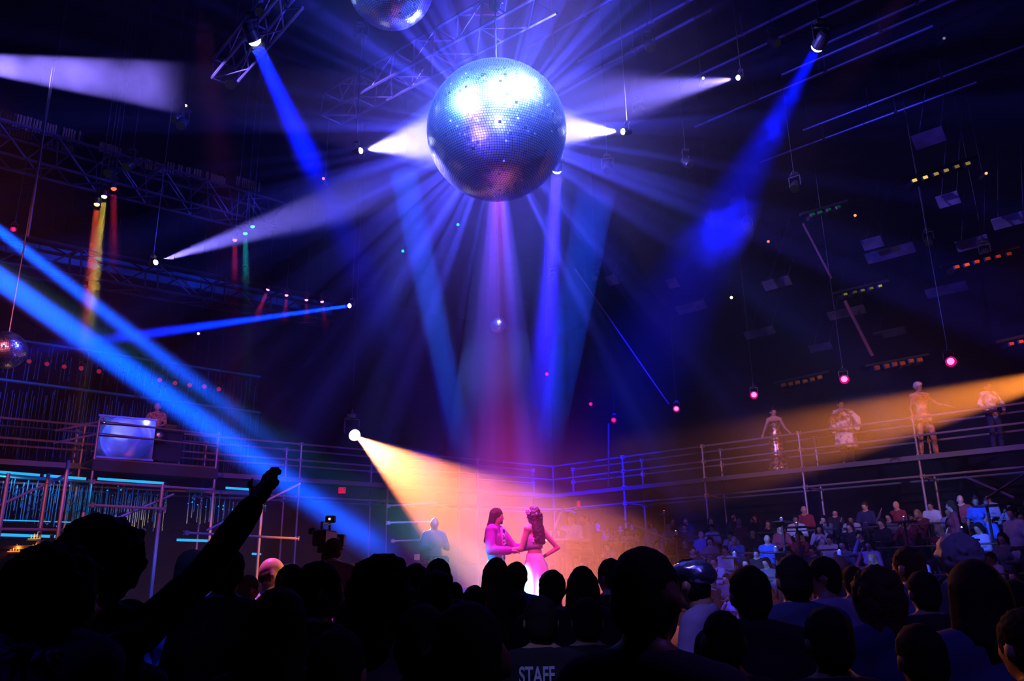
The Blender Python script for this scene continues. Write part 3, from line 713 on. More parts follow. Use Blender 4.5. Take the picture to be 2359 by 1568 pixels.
def fast_ball(vs, fs, M, r, L, rb, u=14, v=8):
    """ellipsoid, or a tapered capsule of length L along local z"""
    n0 = len(vs); rows = []
    for j in range(v + 1):
        t = math.pi * j / v; z = -math.cos(t); s = math.sin(t)
        rows.append((z, s, 0))
    if rb is not None: rows = [(z, s, 0) for z, s, _ in rows if z < 1e-6] + [(z, s, 1) for z, s, _ in rows if z > -1e-6]
    for z, s, e in rows:
        k = rb if e else None
        rx, ry, rz = (k, k, k) if k is not None else r
        for i in range(u):
            a = 2 * math.pi * i / u
            vs.append(M @ V3((math.cos(a) * s * rx, math.sin(a) * s * ry, z * rz + (L if e else 0))))
    for j in range(len(rows) - 1):
        for i in range(u):
            a = n0 + j * u + i; b = n0 + j * u + (i + 1) % u
            fs.append((a, b, b + u, a + u))
SHOP = bpy.data.scenes.new('workshop')
def build(P, voxel, smooth=3, name='body', disp=0.0, dscale=20.0):
    vs, fs = [], []
    for p in P:
        if p[0] == 'c':
            _, a, b, ra, rb = p
            L = (b - a).length
            M = align(a, b) if L > 1e-5 else Matrix.Translation(a)
            fast_ball(vs, fs, M, (ra, ra, ra), L, rb)
        else:
            fast_ball(vs, fs, Matrix.Translation(p[1]) @ (p[3].to_4x4() if p[3] is not None else Matrix()), p[2], 0, None)
    me = bpy.data.meshes.new('tmp'); me.from_pydata(vs, [], fs)
    o = bpy.data.objects.new('tmp', me); SHOP.collection.objects.link(o)
    m = o.modifiers.new('r', 'REMESH'); m.mode = 'VOXEL'; m.voxel_size = voxel; m.use_smooth_shade = True
    s = o.modifiers.new('s', 'SMOOTH'); s.factor = .6; s.iterations = smooth
    SHOP.view_layers[0].update(); dg = SHOP.view_layers[0].depsgraph
    out = bpy.data.meshes.new_from_object(o.evaluated_get(dg))
    bpy.data.objects.remove(o); bpy.data.meshes.remove(me)
    out.name = name
    if disp:
        for v in out.vertices:
            n = noise.noise(v.co * dscale) + .6 * noise.noise(v.co * dscale * 2.3)
            v.co += v.normal * n * disp
    for p in out.polygons: p.use_smooth = True
    return out
def head_frame(ps):
    """head centre and rotation"""
    h = ps.get('head', (0, .01, 1.625)); yaw, pit = ps.get('yaw', 0), ps.get('pitch', 0); roll = ps.get('hroll', 0)
    return V3(h), (Matrix.Rotation(R(yaw), 3, 'Z') @ Matrix.Rotation(R(pit), 3, 'X') @ Matrix.Rotation(R(roll), 3, 'Y'))
STAND = dict(shL=(-.175, -.01, 1.42), shR=(.175, -.01, 1.42), elL=(-.235, -.03, 1.14), elR=(.235, -.03, 1.14), wrL=(-.24, .06, .90), wrR=(.24, .06, .90),
    pel=(0, 0, .95), kneeL=(-.10, .02, .51), kneeR=(.10, .02, .51), ankL=(-.11, -.03, .09), ankR=(.11, -.03, .09), fL=0, fR=0)
SIT = dict(STAND, **{k: (v[0], v[1], v[2]) for k, v in STAND.items() if isinstance(v, tuple)})
for k in ('shL', 'shR'): SIT[k] = (STAND[k][0], .0, .98)
SIT.update(elL=(-.25, .08, .72), elR=(.25, .08, .72), wrL=(-.12, .32, .72), wrR=(.12, .32, .72), pel=(0, 0, .52), kneeL=(-.12, .44, .50), kneeR=(.12, .44, .50), ankL=(-.12, .42, .09), ankR=(.12, .42, .09), head=(0, .03, 1.185))
def hand(P, w, e, side, hi, grip=.35, sp=None):
    w = V3(w); d = (w - V3(e)).normalized()
    up = V3((0, 0, 1)); s = d.cross(up); s = s.normalized() if s.length > .1 else V3((0, 1, 0)); n = s.cross(d)
    if sp: s = V3(sp).normalized(); s = (s - d * s.dot(d)).normalized(); n = s.cross(d)
    pc = w + d * .05
    M = Matrix((s, d, n)).transposed()
    ell(P, pc, (.042, .052, .017), M)
    if not hi:
        ell(P, w + d * .115, (.036, .05, .016), M); return
    for k, L in enumerate((.062, .073, .068, .052)):
        o_ = (k - 1.5) * .021
        b = w + d * .088 + s * o_; c = b + d * L * .5 - n * L * .12 * grip * 3; t = c + (d * (1 - grip) - n * grip).normalized() * L * .5
        cap(P, b, c, .0098, .009); cap(P, c, t, .009, .0075)
    b = w + d * .03 + s * .036 * side; c = b + (d * .6 + s * side * .8).normalized() * .038; t = c + (d * .9 - n * .3).normalized() * .028
    cap(P, b, c, .0115, .010); cap(P, c, t, .010, .008)
def body_prims(ps, fem=False, hi=False):
    P = []; q = dict(STAND); q.update(ps); sh = .9 if fem else 1.0
    hc, HM = head_frame(q); T = lambda v: hc + HM @ V3(v)
    ell(P, T((0, -.008, .012)), (.079, .096, .106), HM); ell(P, T((0, .022, -.05)), (.058, .064, .068), HM)
    ell(P, T((0, .062, -.088)), (.026, .024, .022), HM); cap(P, T((0, .083, .012)), T((0, .106, -.022)), .009, .0135)
    for s in (-1, 1):
        ell(P, T((s * .086, -.016, -.016)), (.013, .019, .033), HM); ell(P, T((s * .036, .062, -.022)), (.024, .024, .024), HM)
        ell(P, T((s * .030, .083, .022)), (.024, .010, .008), HM)
    ell(P, T((0, .083, -.052)), (.024, .012, .009), HM)
    sL, sR = V3(q['shL']), V3(q['shR']); mid = (sL + sR) / 2; pel = V3(q['pel'])
    sL = mid + (sL - mid) * sh; sR = mid + (sR - mid) * sh
    nb = mid + V3((0, -.005, .05)); cap(P, nb - V3((0, 0, .04)), T((0, -.02, -.06)), .058 * sh, .052 * sh)
    ch = mid.lerp(pel, .30); wa = mid.lerp(pel, .70)
    ell(P, ch, (.165 * sh, .112, .185)); ell(P, wa, ((.118 if fem else .140), .095, .17)); ell(P, pel + V3((0, -.01, -.02)), (.165, .118, .125))
    if fem:
        for s in (-1, 1): ell(P, ch + V3((s * .068, .085, -.01)), .062)
    cap(P, sL, sR, .056); 
    for s in (sL, sR): cap(P, nb + V3((0, -.01, .035)), s + V3((0, 0, .01)), .042, .045)
    for side, s, e, w in ((-1, sL, q['elL'], q['wrL']), (1, sR, q['elR'], q['wrR'])):
        k = .86 if fem else 1
        cap(P, s, e, .054 * k, .041 * k); cap(P, e, w, .042 * k, .028 * k); hand(P, w, e, -side, hi, q.get('grip', .35), q.get('sp'))
    for side, kn, an in ((-1, q['kneeL'], q['ankL']), (1, q['kneeR'], q['ankR'])):
        hip = pel + V3((side * .088, 0, -.04)); an = V3(an); kn = V3(kn)
        cap(P, hip, kn, .088, .056); cap(P, kn, kn.lerp(an, .35), .054, .055); cap(P, kn.lerp(an, .35), an, .055, .036)
        cap(P, an + V3((0, -.03, -.045)), an + V3((side * .03, .14, -.055)), .036, .03)
    return P, q, (hc, HM, sL, sR, nb, ch, wa, pel)
def top_prims(q, fr, fem, sleeve='long', hem=.12, grow=.014, open_=False):
    hc, HM, sL, sR, nb, ch, wa, pel = fr; P = []; sh = .9 if fem else 1.0; g = grow
    ell(P, ch, (.168 * sh + g, .114 + g, .19)); ell(P, wa, ((.120 if fem else .142) + g, .098 + g, .18)); 
    if hem: ell(P, pel + V3((0, -.01, .06 - hem)), (.168 + g * 1.4, .120 + g, .16))
    if fem:
        for s in (-1, 1): ell(P, ch + V3((s * .068, .087, -.01)), .062 + g)
    cap(P, sL, sR, .058 + g)
    for s in (sL, sR): cap(P, nb + V3((0, -.012, .0)), s + V3((0, 0, .012)), .046 + g, .046 + g)
    for s, e, w in ((sL, q['elL'], q['wrL']), (sR, q['elR'], q['wrR'])):
        e = V3(e); w = V3(w); k = .86 if fem else 1
        if sleeve == 'short': cap(P, s, s.lerp(e, .6), (.056 * k + g), (.052 * k + g))
        elif sleeve == 'long': cap(P, s, e, .055 * k + g, .044 * k + g); cap(P, e, e.lerp(w, .95), .044 * k + g, .033 * k + g)
    return P
def leg_prims(q, pel, g=.012, flare=0):
    P = []; ell(P, pel + V3((0, -.01, -.02)), (.168 + g, .12 + g, .13))
    for side, kn, an in ((-1, q['kneeL'], q['ankL']), (1, q['kneeR'], q['ankR'])):
        hip = pel + V3((side * .088, 0, -.04)); an = V3(an); kn = V3(kn)
        cap(P, hip, kn, .090 + g, .060 + g); cap(P, kn, an, .060 + g, .048 + g + flare)
    return P
def hair_prims(style, hc, HM, g):
    P = []; T = lambda v: hc + HM @ V3(v)
    k = {'buzz': .003, 'short': .012, 'long': .012, 'curly': .02, 'wavy': .014, 'bun': .010, 'bob': .014}.get(style, .012)
    if style in ('bald',): return []
    if style == 'fringe':
        for s in (-1, 1): ell(P, T((s * .058, -.03, -.01)), (.026, .055, .045), HM)
        ell(P, T((0, -.07, -.01)), (.06, .032, .05), HM); return P
    if style in ('afro', 'fluffy'):
        r = .15 if style == 'afro' else .125
        ell(P, T((0, -.045, .03)), (r, r * .85, r), HM)
        for i in range(150):
            d = V3((g.gauss(0, 1), g.gauss(-.3, .8), g.gauss(.25, 1))).normalized()
            if d.y > .45 and d.z < .5: continue
            ell(P, T((0, -.045, .03)) + HM @ (d * r * .92), g.uniform(.014, .028))
        return P
    ell(P, T((0, -.014, .024)), (.076 + k, .090 + k, .090 + k), HM)
    ell(P, T((0, -.045, -.02)), (.070 + k, .058 + k, .078 + k), HM)
    if style == 'curly':
        for i in range(130):
            d = V3((g.gauss(0, 1), g.gauss(-.5, .8), g.gauss(.1, 1))).normalized()
            if d.y > .35 and d.z < .6: continue
            ell(P, T((0, -.02, .0)) + HM @ V3((d.x * .10, d.y * .10, d.z * .125)), g.uniform(.012, .024))
        for s in (-1, 1): cap(P, T((s * .075, -.03, -.03)), T((s * .085, -.04, -.14)), .034, .028)
        cap(P, T((0, -.06, -.03)), T((0, -.08, -.16)), .07, .05)
    if style in ('long', 'wavy', 'bob'):
        L = {'long': .36, 'wavy': .40, 'bob': .15}[style]
        for i in range(9):
            a = math.pi * (i / 8) ; x = math.cos(a) * .078; y = -.025 - math.sin(a) * .06
            z1 = -L * (.75 + .25 * math.sin(a))
            w = .0
            pts = [T((x, y, .03)), T((x * 1.12, y * 1.08, -.08)), T((x * 1.2 + g.uniform(-.015, .015), y * 1.2 - .015, (-.08 + z1) / 2 - .02)), T((x * 1.1 + g.uniform(-.02, .02), y * 1.2 - .03, z1 - g.uniform(0, .04)))]
            for p, r in zip(zip(pts[:-1], pts[1:]), ((.026, .028), (.028, .026), (.026, .014))): cap(P, p[0], p[1], *r)
        if style == 'wavy':
            for i in range(34):
                a = g.uniform(0, math.pi); z = g.uniform(-.38, .0)
                ell(P, T((math.cos(a) * .10, -.035 - math.sin(a) * .08, z)), g.uniform(.018, .032))
    if style == 'bun':
        ell(P, T((0, -.03, .13)), .042)
    return P
CACHE = {}
def cached(key, fn):
    if key not in CACHE: CACHE[key] = fn()
    return CACHE[key]
def part(name, me, m, parent):
    if not me.materials: me.materials.append(m)
    if me.materials[0] != m:
        k = (me.name_full, m.name)
        if k not in CACHE:
            c = me.copy(); c.materials.clear(); c.materials.append(m); CACHE[k] = c
        me = CACHE[k]
    o = bpy.data.objects.new(name, me); link(o, parent); return o
def person(p, top_z=None, bkey=None, rz=0, label='', pose=None, pkey='stand', fem=False, skin=None, hair='short', hm=None, top='long', tm=None, bm_=None, voxel=.022, hi=False, scale=None, group=None, hvox=None, hseed=1, hem=.12, faces=False, grow=.014, name_top='shirt', lower='trousers'):
    ps = dict(pose or {}); q = dict(STAND); q.update(ps)
    k0 = (pkey, fem, voxel, hi); kc = (bkey or pkey, fem, voxel, hi)
    if hair not in ('curly', 'afro', 'fluffy', 'wavy'): hseed = 1
    res = cached(('fr',) + k0, lambda: body_prims(ps, fem, hi)); P, q, fr = res
    me = cached(('body',) + k0, lambda: build(P, voxel, 3 if voxel > .012 else 4))
    if scale is None:
        h0 = fr[0].z + .12 + (.01 if hair != 'bald' else 0)
        scale = (top_z - p[2]) / h0
    root = part('person', me, skin or skin_m, None)
    root.location = p; root.rotation_euler = (0, 0, R(rz)); root.scale = (scale,) * 3
    tag(root, label, 'person', group)
    if hair != 'bald':
        hv = hvox or (.011 if hair in ('curly', 'afro', 'fluffy') else max(voxel * .7, .010))
        hme = cached(('hair', hair, hseed, pkey, hv), lambda: build(hair_prims(hair, fr[0], fr[1], random.Random(hseed)), hv, 2, 'hair', {'curly': .007, 'afro': .008, 'fluffy': .008, 'wavy': .009, 'short': .006}.get(hair, .003), 45 if hair in ('curly', 'afro', 'fluffy', 'wavy') else 60))
        part('hair', hme, hm or hair_k, root)
    if top: part(name_top, cached(('top', top, hem, grow) + kc, lambda: build(top_prims(q, fr, fem, top, hem, grow), max(voxel, .016), 3, name_top, .004, 9)), tm or black_c, root)
    if lower: part(lower, cached(('leg',) + kc, lambda: build(leg_prims(q, fr[7]), max(voxel, .018), 3, 'trousers')), bm_ or trouser, root)
    if faces:
        def fm():
            b = bmesh.new()
            for s in (-1, 1): add_ball(b, fr[0] + fr[1] @ V3((s * .030, .078, .008)), (.012, .009, .007), fr[1], 8, 6)
            m = bpy.data.meshes.new('eyes'); b.to_mesh(m); b.free(); return m
        part('eyes', cached(('eyes', pkey), fm), mat('eye', (.35, .33, .33), .2), root)
        def lm():
            b = bmesh.new(); add_ball(b, fr[0] + fr[1] @ V3((0, .090, -.052)), (.022, .009, .007), fr[1], 8, 6)
            m = bpy.data.meshes.new('lips'); b.to_mesh(m); b.free(); return m
        part('lips', cached(('lips', pkey), lm), mat('lips', (.35, .05, .06), .4), root)
    return root
def headpose(yaw=0, pitch=0, **k):
    d = dict(yaw=yaw, pitch=pitch); d.update(k); return d
# --- the standing crowd seen from behind (photo column of the head, its top, distance down the hall)
crowd = [
 (1480,1243,2.10,dict(hair='buzz',skin=skin_d,tm=cloth('open_jacket',(.03,.025,.05)),rz=-38,voxel=.015,hvox=.012,label='tall broad man with shaved dark head, largest silhouette right of the couple',grow=.015)),
 (1075,1366,1.75,dict(hair='buzz',skin=skin_d,voxel=.015,hvox=.012,label='round cropped dark head low in the front, below the dancing couple',yaw=4)),
 (648,1346,2.75,dict(hair='long',fem=True,hm=hair_b,voxel=.018,label='woman with long smooth brown hair and one ear showing, front row left of centre',yaw=-14)),
 (880,1280,2.9,dict(hair='curly',hm=hair_k,tm=grey_c,voxel=.018,hvox=.011,top='short',label='person with bushy curly dark hair and bare shoulder straps, left of the orange haze')),
 (738,1288,3.7,dict(hair='short',yaw=-55,voxel=.018,tm=black_c,label='dark haired man turned to the right beside the brown haired woman')),
 (445,1262,5.5,dict(hair='short',tm=blue_c,label='man in a blue lit shirt at the left, left of the tall dark neck')),
 (527,1256,4.7,dict(hair='short',tm=black_c,skin=skin_d,label='tall dark haired person in black at the left, beside the orange lit hand')),
 (672,1296,5.3,dict(hair='short',hm=hair_k,label='dark head just right of the bald man in pink')),
 (958,1294,6.0,dict(hair='short',label='dark short haired head left of the glossy head at the orange beam')),
 (1010,1279,5.5,dict(hair='buzz',skin=skin_d,label='glossy cropped head catching pink light at the foot of the orange beam')),
 (1008,1309,4.2,dict(hair='short',yaw=-25,tm=grey_c,label='person with thin earring in front of the glossy cropped head')),
 (1048,1336,8.0,dict(hair='buzz',skin=skin_d,tm=blue_c,label='small round head catching blue light, right of the earring person')),
 (1093,1345,6.2,dict(hair='short',label='flat dark head top just left of the long haired pair below the couple')),
 (1143,1281,7.0,dict(hair='long',fem=True,hm=hair_b,label='woman with long brown hair right below the dancing man')),
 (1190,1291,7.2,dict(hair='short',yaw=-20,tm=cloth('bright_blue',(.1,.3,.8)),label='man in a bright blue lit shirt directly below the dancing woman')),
 (1272,1309,5.6,dict(hair='short',yaw=-15,top='short',label='dark short haired head turned slightly right, below and right of the pale skirt')),
 (1340,1300,5.8,dict(hair='long',fem=True,label='person with long straight black hair falling over the shoulders, right of the couple')),
 (1404,1283,6.4,dict(hair='short',skin=skin_l,yaw=35,label='man with an orange lit cheek half hidden behind the shaved head')),
 (1722,1298,3.75,dict(hair='short',tm=black_c,grow=.03,label='broad man in a black jacket right of the sparkling cap')),
 (1822,1274,4.5,dict(hair='short',tm=navy_c,grow=.025,label='man in a navy jacket with an orange lit shoulder edge')),
 (1892,1278,5.5,dict(hair='short',yaw=60,skin=skin_m,tm=lilac_c,faces=True,label='man with short hair in profile to the left, purple lit shirt')),
 (2008,1306,3.75,dict(hair='curly',hm=hair_b,fem=True,yaw=35,tm=navy_c,grow=.03,skin=skin_m,voxel=.018,hvox=.012,label='woman with thick wavy hair in a navy jacket with a blue lit sleeve')),
 (2236,1284,3.05,dict(hair='bob',tm=cloth('coat',(.05,.055,.16)),grow=.035,voxel=.018,label='big dark haired person in a navy coat at the far right front')),
 (1930,1276,8.0,dict(hair='bald',skin=skin_l,tm=grey_c,label='bald head catching pale light right of the profile man')),
 (1960,1300,7.0,dict(hair='short',tm=lilac_c,label='dark haired man with pale collar behind the wavy haired woman')),
 (2195,1240,5.6,dict(hair='fluffy',hm=hair_g,skin=skin_l,tm=grey_c,hvox=.014,label='person with fluffy pale lilac hair at the right')),
 (2330,1330,3.6,dict(hair='short',label='dark figure cut by the right edge above the orange hand')),
 (2120,1310,5.0,dict(hair='short',label='dark head between the denim shirt and the navy coat')),
 (30,1300,7.0,dict(hair='short',skin=skin_m,tm=wine_c,label='person at the left edge below the orange shelf lights')),
 (62,1318,6.0,dict(hair='long',fem=True,tm=wine_c,label='long haired person in dark red at the left edge')),
 (300,1375,3.4,dict(hair='short',yaw=-60,tm=navy_c,grow=.03,label='dark person in navy between the fuzzy jacket and the blue shirt')),
 (1245,1368,4.1,dict(hair='short',tm=black_c,top='short',label='person in a black shirt with STAFF written across the back')),
 (1350,1372,4.4,dict(hair='short',tm=black_c,label='dark head in the gap left of the shaved head')),
 (815,1370,4.2,dict(hair='short',tm=denim_c,yaw=-30,label='person in a patterned blue shirt in the gap left of the curly hair')),
 (975,1385,2.6,dict(hair='short',tm=black_c,label='low dark head just left of the round cropped head')),
 (1660,1395,3.1,dict(hair='buzz',skin=skin_d,tm=black_c,label='low dark head under the lilac shirt')),
 (1900,1392,3.0,dict(hair='short',tm=black_c,label='low dark head in front of the navy jacket row')),
 (2110,1430,2.9,dict(hair='short',tm=black_c,label='low dark head below the clasped hands')),
 (780,1440,2.4,dict(hair='short',tm=black_c,label='lowest dark head between the brown hair and the curly hair')),
]
i = 0
for px, ty, Y, kw in crowd:
    kw = dict(kw); yaw = kw.pop('yaw', 0); rz_ = kw.pop('rz', yaw * .5)
    Y *= .93; T_ = at(px, ty, Y); face = math.degrees(math.atan2(-T_.x, T_.y)) * 0
    ps = headpose(yaw * .6) if yaw else None
    person(V3((T_.x, T_.y, 0)), T_.z, rz=rz_, pose=ps, pkey='stand' if not yaw else 'y%d' % yaw, bkey='stand', hseed=i, **kw)
    i += 1
# ------------------------------------------------------------ stage, dancing couple
SY = 11.5; SZ = .95
def loft(rings, seg=40, folds=0, amp=0.0, close=True, name='skirt', seed=1):
    """rings: (cx, cy, z, rx, ry); folds ripple the lower rings"""
    g = random.Random(seed); bm = bmesh.new(); RR = []; n = len(rings); ph = g.uniform(0, 6)
    for k, (cx, cy_, z, rx, ry) in enumerate(rings):
        f = (k / max(1, n - 1)) * amp
        RR.append([bm.verts.new((cx + rx * math.cos(a) * (1 + f * math.sin(folds * a + ph)), cy_ + ry * math.sin(a) * (1 + f * math.sin(folds * a + ph)), z + f * .2 * math.sin(folds * a))) for a in (2 * math.pi * i / seg for i in range(seg))])
    for p, q in zip(RR[:-1], RR[1:]):
        for i in range(seg): bm.faces.new([p[i], p[(i + 1) % seg], q[(i + 1) % seg], q[i]])
    if close: bm.faces.new(RR[0][::-1]); bm.faces.new(RR[-1])
    bmesh.ops.recalc_face_normals(bm, faces=bm.faces)
    me = bpy.data.meshes.new(name); bm.to_mesh(me); bm.free()
    for p in me.polygons: p.use_smooth = True
    return me
sp = at(1190, 1300, SY); 
bm = bmesh.new(); bmesh.ops.create_cone(bm, cap_ends=True, segments=64, radius1=2.9, radius2=2.9, depth=SZ - .04, matrix=Matrix.Translation((0, 0, (SZ - .04) / 2)))
root = empty('round_stage', (sp.x, SY, 0), 0, 'round dark stage under the dancing couple, hidden behind the crowd', 'stage')
obj('stage_body', bm, mat('stage_black', (.03, .03, .035), .5), root)
bm = bmesh.new(); bmesh.ops.create_cone(bm, cap_ends=True, segments=64, radius1=3.0, radius2=3.0, depth=.04, matrix=Matrix.Translation((0, 0, SZ - .02)))
obj('stage_top', bm, mat('stage_top', (.08, .06, .09), .25), root)
# man
mp = at(1143, 1168, SY + .05)
def torso_shirt(): pass
man = person(V3((mp.x, SY + .05, SZ)), mp.z, rz=-112, label='long haired man in a purple jacket and patterned shirt dancing on stage', pkey='danceman',
    pose=dict(yaw=14, pitch=-8, elR=(.27, .02, 1.14), wrR=(.16, .27, 1.13), elL=(-.27, .16, 1.17), wrL=(-.18, .44, 1.20), grip=.6, kneeL=(-.12, .10, .52), ankL=(-.13, .05, .09)), skin=skin_l, hair='long', hseed=3,
    hm=hair_b, top='long', tm=cloth('purple_jacket', (.34, .03, .34)), bm_=cloth('pale_trousers', (.55, .5, .6)), voxel=.011, hi=True, hvox=.010, hem=.20, grow=.026, faces=True, name_top='jacket')
def plates(me_fn, m, parent, name): o = bpy.data.objects.new(name, me_fn); me_fn.materials.append(m); return link(o, parent)
b = bmesh.new()
for z, w in ((1.42, .05), (1.34, .065), (1.24, .07), (1.14, .07), (1.04, .07)): add_ball(b, (0, .118 - abs(z - 1.26) * .12, z), (w, .035, .07), None, 14, 8)
obj('patterned_shirt', b, cloth('dot_shirt', (.8, .78, .85), col2=(.03, .02, .12), nscale=28), man, True)
b = bmesh.new()
for s in (-1, 1): add_tube(b, (s * .055, .10, 1.46), (s * .075, .135, 1.08), .018, 8, .010)
obj('lapels', b, cloth('purple_lapel', (.55, .10, .45)), man, True)
b = bmesh.new()
for k, (x, z) in enumerate(((0, -.074), (.0, -.09))): add_ball(b, V3((0, .0, 0)) + head_frame(dict(yaw=14, pitch=-8))[0] + head_frame(dict(yaw=14, pitch=-8))[1] @ V3((x, .078, z)), (.03, .018, .016), None, 10, 6)
obj('beard', b, hair_b, man, True)
# woman
wp = at(1229, 1165, SY - .05)
wom = person(V3((wp.x, SY - .05, SZ)), wp.z, rz=48, fem=True, label='woman with long wavy brown hair, white flower and pale flowing skirt dancing on stage', pkey='dancewoman',
    pose=dict(yaw=10, pitch=-4, elL=(-.24, .04, 1.15), wrL=(-.38, .27, 1.14), elR=(.33, -.16, 1.17), wrR=(.17, -.03, 1.05), grip=.5), skin=skin_l, hair='wavy', hm=mat('hair_auburn', (.07, .03, .03), .5, bump=.5, nscale=60), hseed=5,
    top=None, lower=None, voxel=.011, hi=True, hvox=.010, faces=True)
plates(loft([(0, -.0, 1.09, .128, .10), (0, -.005, 1.02, .150, .115), (0, -.02, .93, .185, .145), (0, -.02, .80, .20, .17), (0, -.02, .62, .23, .20), (0, -.03, .40, .30, .27), (0, -.05, .18, .40, .38), (0, -.08, .02, .52, .50)], folds=9, amp=.10), cloth('pale_satin', (.80, .82, .86), .35, bump=.2, nscale=6), wom, 'skirt')
b = bmesh.new(); add_tube(b, (-.075, .01, 1.49), (-.12, -.085, 1.24), .012); add_tube(b, (.075, .01, 1.49), (.12, -.085, 1.24), .012)
obj('halter_straps', b, cloth('halter', (.6, .5, .7)), wom)
plates(loft([(0, .01, 1.34, .150, .118), (0, .015, 1.27, .158, .130), (0, .01, 1.20, .145, .115), (0, .005, 1.16, .135, .104)], name='top'), cloth('halter', (.6, .5, .7)), wom, 'bodice')
b = bmesh.new(); hc, HM = head_frame(dict(yaw=10, pitch=-4)); fc = hc + HM @ V3((-.095, .02, .045))
for k in range(6):
    a = k * math.pi / 3; add_ball(b, fc + HM @ V3((-.008, math.cos(a) * .026, math.sin(a) * .026)), (.014, .022, .022), HM, 8, 6)
add_ball(b, fc + HM @ V3((-.014, 0, 0)), .013, None, 8, 6)
obj('hair_flower', b, cloth('flower_white', (.85, .82, .88)), wom, True)
b = bmesh.new(); add_ball(b, V3((-.085, .0, 1.40)), .02)
obj('earring', b, steel, wom).location = hc - V3((0, 0, 1.44))

# ------------------------------------------------------------ figures on the catwalk
def deckpos(px, back=.45, d=dirR, n=nR):
    p = along(CORNER, d, px, -3, 34) + n * back; return V3((p.x, p.y, DZ))
gown = cloth('sequins', (.65, .38, .22), .3, metal=.6, col2=(.10, .04, .03), nscale=14)
p = deckpos(1781, .5); t = at(1775, 938, p.y)
g1 = person(p, t.z, rz=170, fem=True, hair='bun', hm=hair_b, skin=skin_l, pkey='gown', label='woman in a long sequinned gown with hair piled up, on the right catwalk', voxel=.014, hi=False, faces=True, top=None, lower=None,
    pose=dict(yaw=12, pitch=-6, elL=(-.27, .0, 1.16), wrL=(-.34, .22, 1.00), elR=(.27, .0, 1.16), wrR=(.36, .20, .98)))
plates(loft([(0, .02, 1.36, .15, .125), (0, .02, 1.27, .158, .138), (0, .0, 1.12, .125, .105), (0, -.01, .98, .165, .130), (0, -.01, .88, .185, .150), (0, 0, .60, .165, .15), (0, 0, .35, .17, .16), (0, 0, .12, .25, .24), (0, 0, .02, .32, .30)], folds=8, amp=.08), gown, g1, 'gown')
robe = cloth('robe', (.78, .72, .80), .7, col2=(.18, .10, .35), nscale=7)
p = deckpos(1942, .5); t = at(1936, 920, p.y)
g2 = person(p, t.z, rz=165, fem=True, hair='bun', hm=hair_k, skin=skin_m, pkey='robe', label='figure in a wide sleeved pale patterned robe on the right catwalk', voxel=.014, faces=True, top=None,
    pose=dict(yaw=8, elL=(-.36, .04, 1.20), wrL=(-.22, .12, .98), elR=(.30, .02, 1.14), wrR=(.26, .10, .92)))
plates(loft([(0, 0, 1.50, .10, .09), (0, 0, 1.44, .19, .12), (0, 0, 1.30, .22, .14), (0, 0, 1.1, .21, .15), (0, 0, .85, .24, .17), (0, .02, .6, .27, .19), (0, .03, .42, .30, .21)], folds=6, amp=.08), robe, g2, 'robe')
for s, e in ((-1, V3((-.36, .04, 1.20))), (1, V3((.30, .02, 1.14)))):
    pr = []; cap(pr, (s * .17, 0, 1.42), e, .075, .085); cap(pr, e, e + V3((-s * .04, .06, -.24)), .085, .10)
    me = build(pr, .022, 4, 'sleeve', .01, 9); me.materials.append(robe); link(bpy.data.objects.new('wide_sleeve', me), g2)
p = deckpos(2128, .55); t = at(2122, 880, p.y)
suit = cloth('orange_suit', (.70, .38, .25), .5, col2=(.40, .16, .12), nscale=10)
g3 = person(p, t.z, rz=172, fem=True, hair='bald', skin=skin_m, pkey='suit', label='woman in a turban and bare armed suit leaning a hand on the right catwalk rail', voxel=.014, hi=True, faces=True, top='none', tm=suit, bm_=suit, lower='trousers',
    pose=dict(yaw=14, elL=(-.33, .06, 1.20), wrL=(-.50, .26, 1.10), elR=(.24, -.03, 1.14), wrR=(.24, .06, .90), kneeL=(-.14, .03, .51), kneeR=(.13, .02, .51), ankL=(-.17, -.02, .09), ankR=(.16, -.02, .09)))
pr = []; hc, HM = head_frame(dict(yaw=14)); ell(pr, hc + HM @ V3((0, -.015, .055)), (.100, .112, .088)); ell(pr, hc + HM @ V3((0, -.04, .02)), (.095, .09, .08)); cap(pr, hc + HM @ V3((-.05, .05, .07)), hc + HM @ V3((.06, .06, .04)), .03, .03)
me = build(pr, .014, 3, 'turban', .004, 30); me.materials.append(cloth('turban', (.70, .55, .60))); link(bpy.data.objects.new('turban', me), g3)
p = deckpos(2288, .7); t = at(2285, 878, p.y)
g4 = person(p, t.z, rz=185, fem=True, hair='short', hm=hair_k, skin=skin_d, pkey='faint', label='faint figure inside the orange beam near the right edge of the catwalk', voxel=.018, faces=True, top='long', tm=robe, bm_=navy_c,
    pose=dict(elL=(-.32, .02, 1.16), wrL=(-.22, .14, .98), elR=(.32, .02, 1.16), wrR=(.22, .14, .98)))
# the man behind the booth
pd = PF[0] + dn * ((at(377, 1000, 1).x, 0)[0] * 0 + (along(PF[0], dn, 377, -1, 6) - PF[0]).length) + nn_ * 1.15
t = at(377, 927, pd.y)
person(V3((pd.x, pd.y, DZ)), t.z, rz=188, hair='fringe', hm=hair_b, skin=skin_l, pkey='booth', label='bald man in a short sleeved patterned shirt behind the booth at the left', voxel=.014, hi=True, faces=True, top='short',
    tm=cloth('gold_shirt', (.80, .50, .30), .6, col2=(.30, .14, .08), nscale=26), bm_=wine_c, pose=dict(pitch=-22, elL=(-.27, .04, 1.16), wrL=(-.18, .28, 1.04), elR=(.27, .04, 1.16), wrR=(.20, .27, 1.04)))
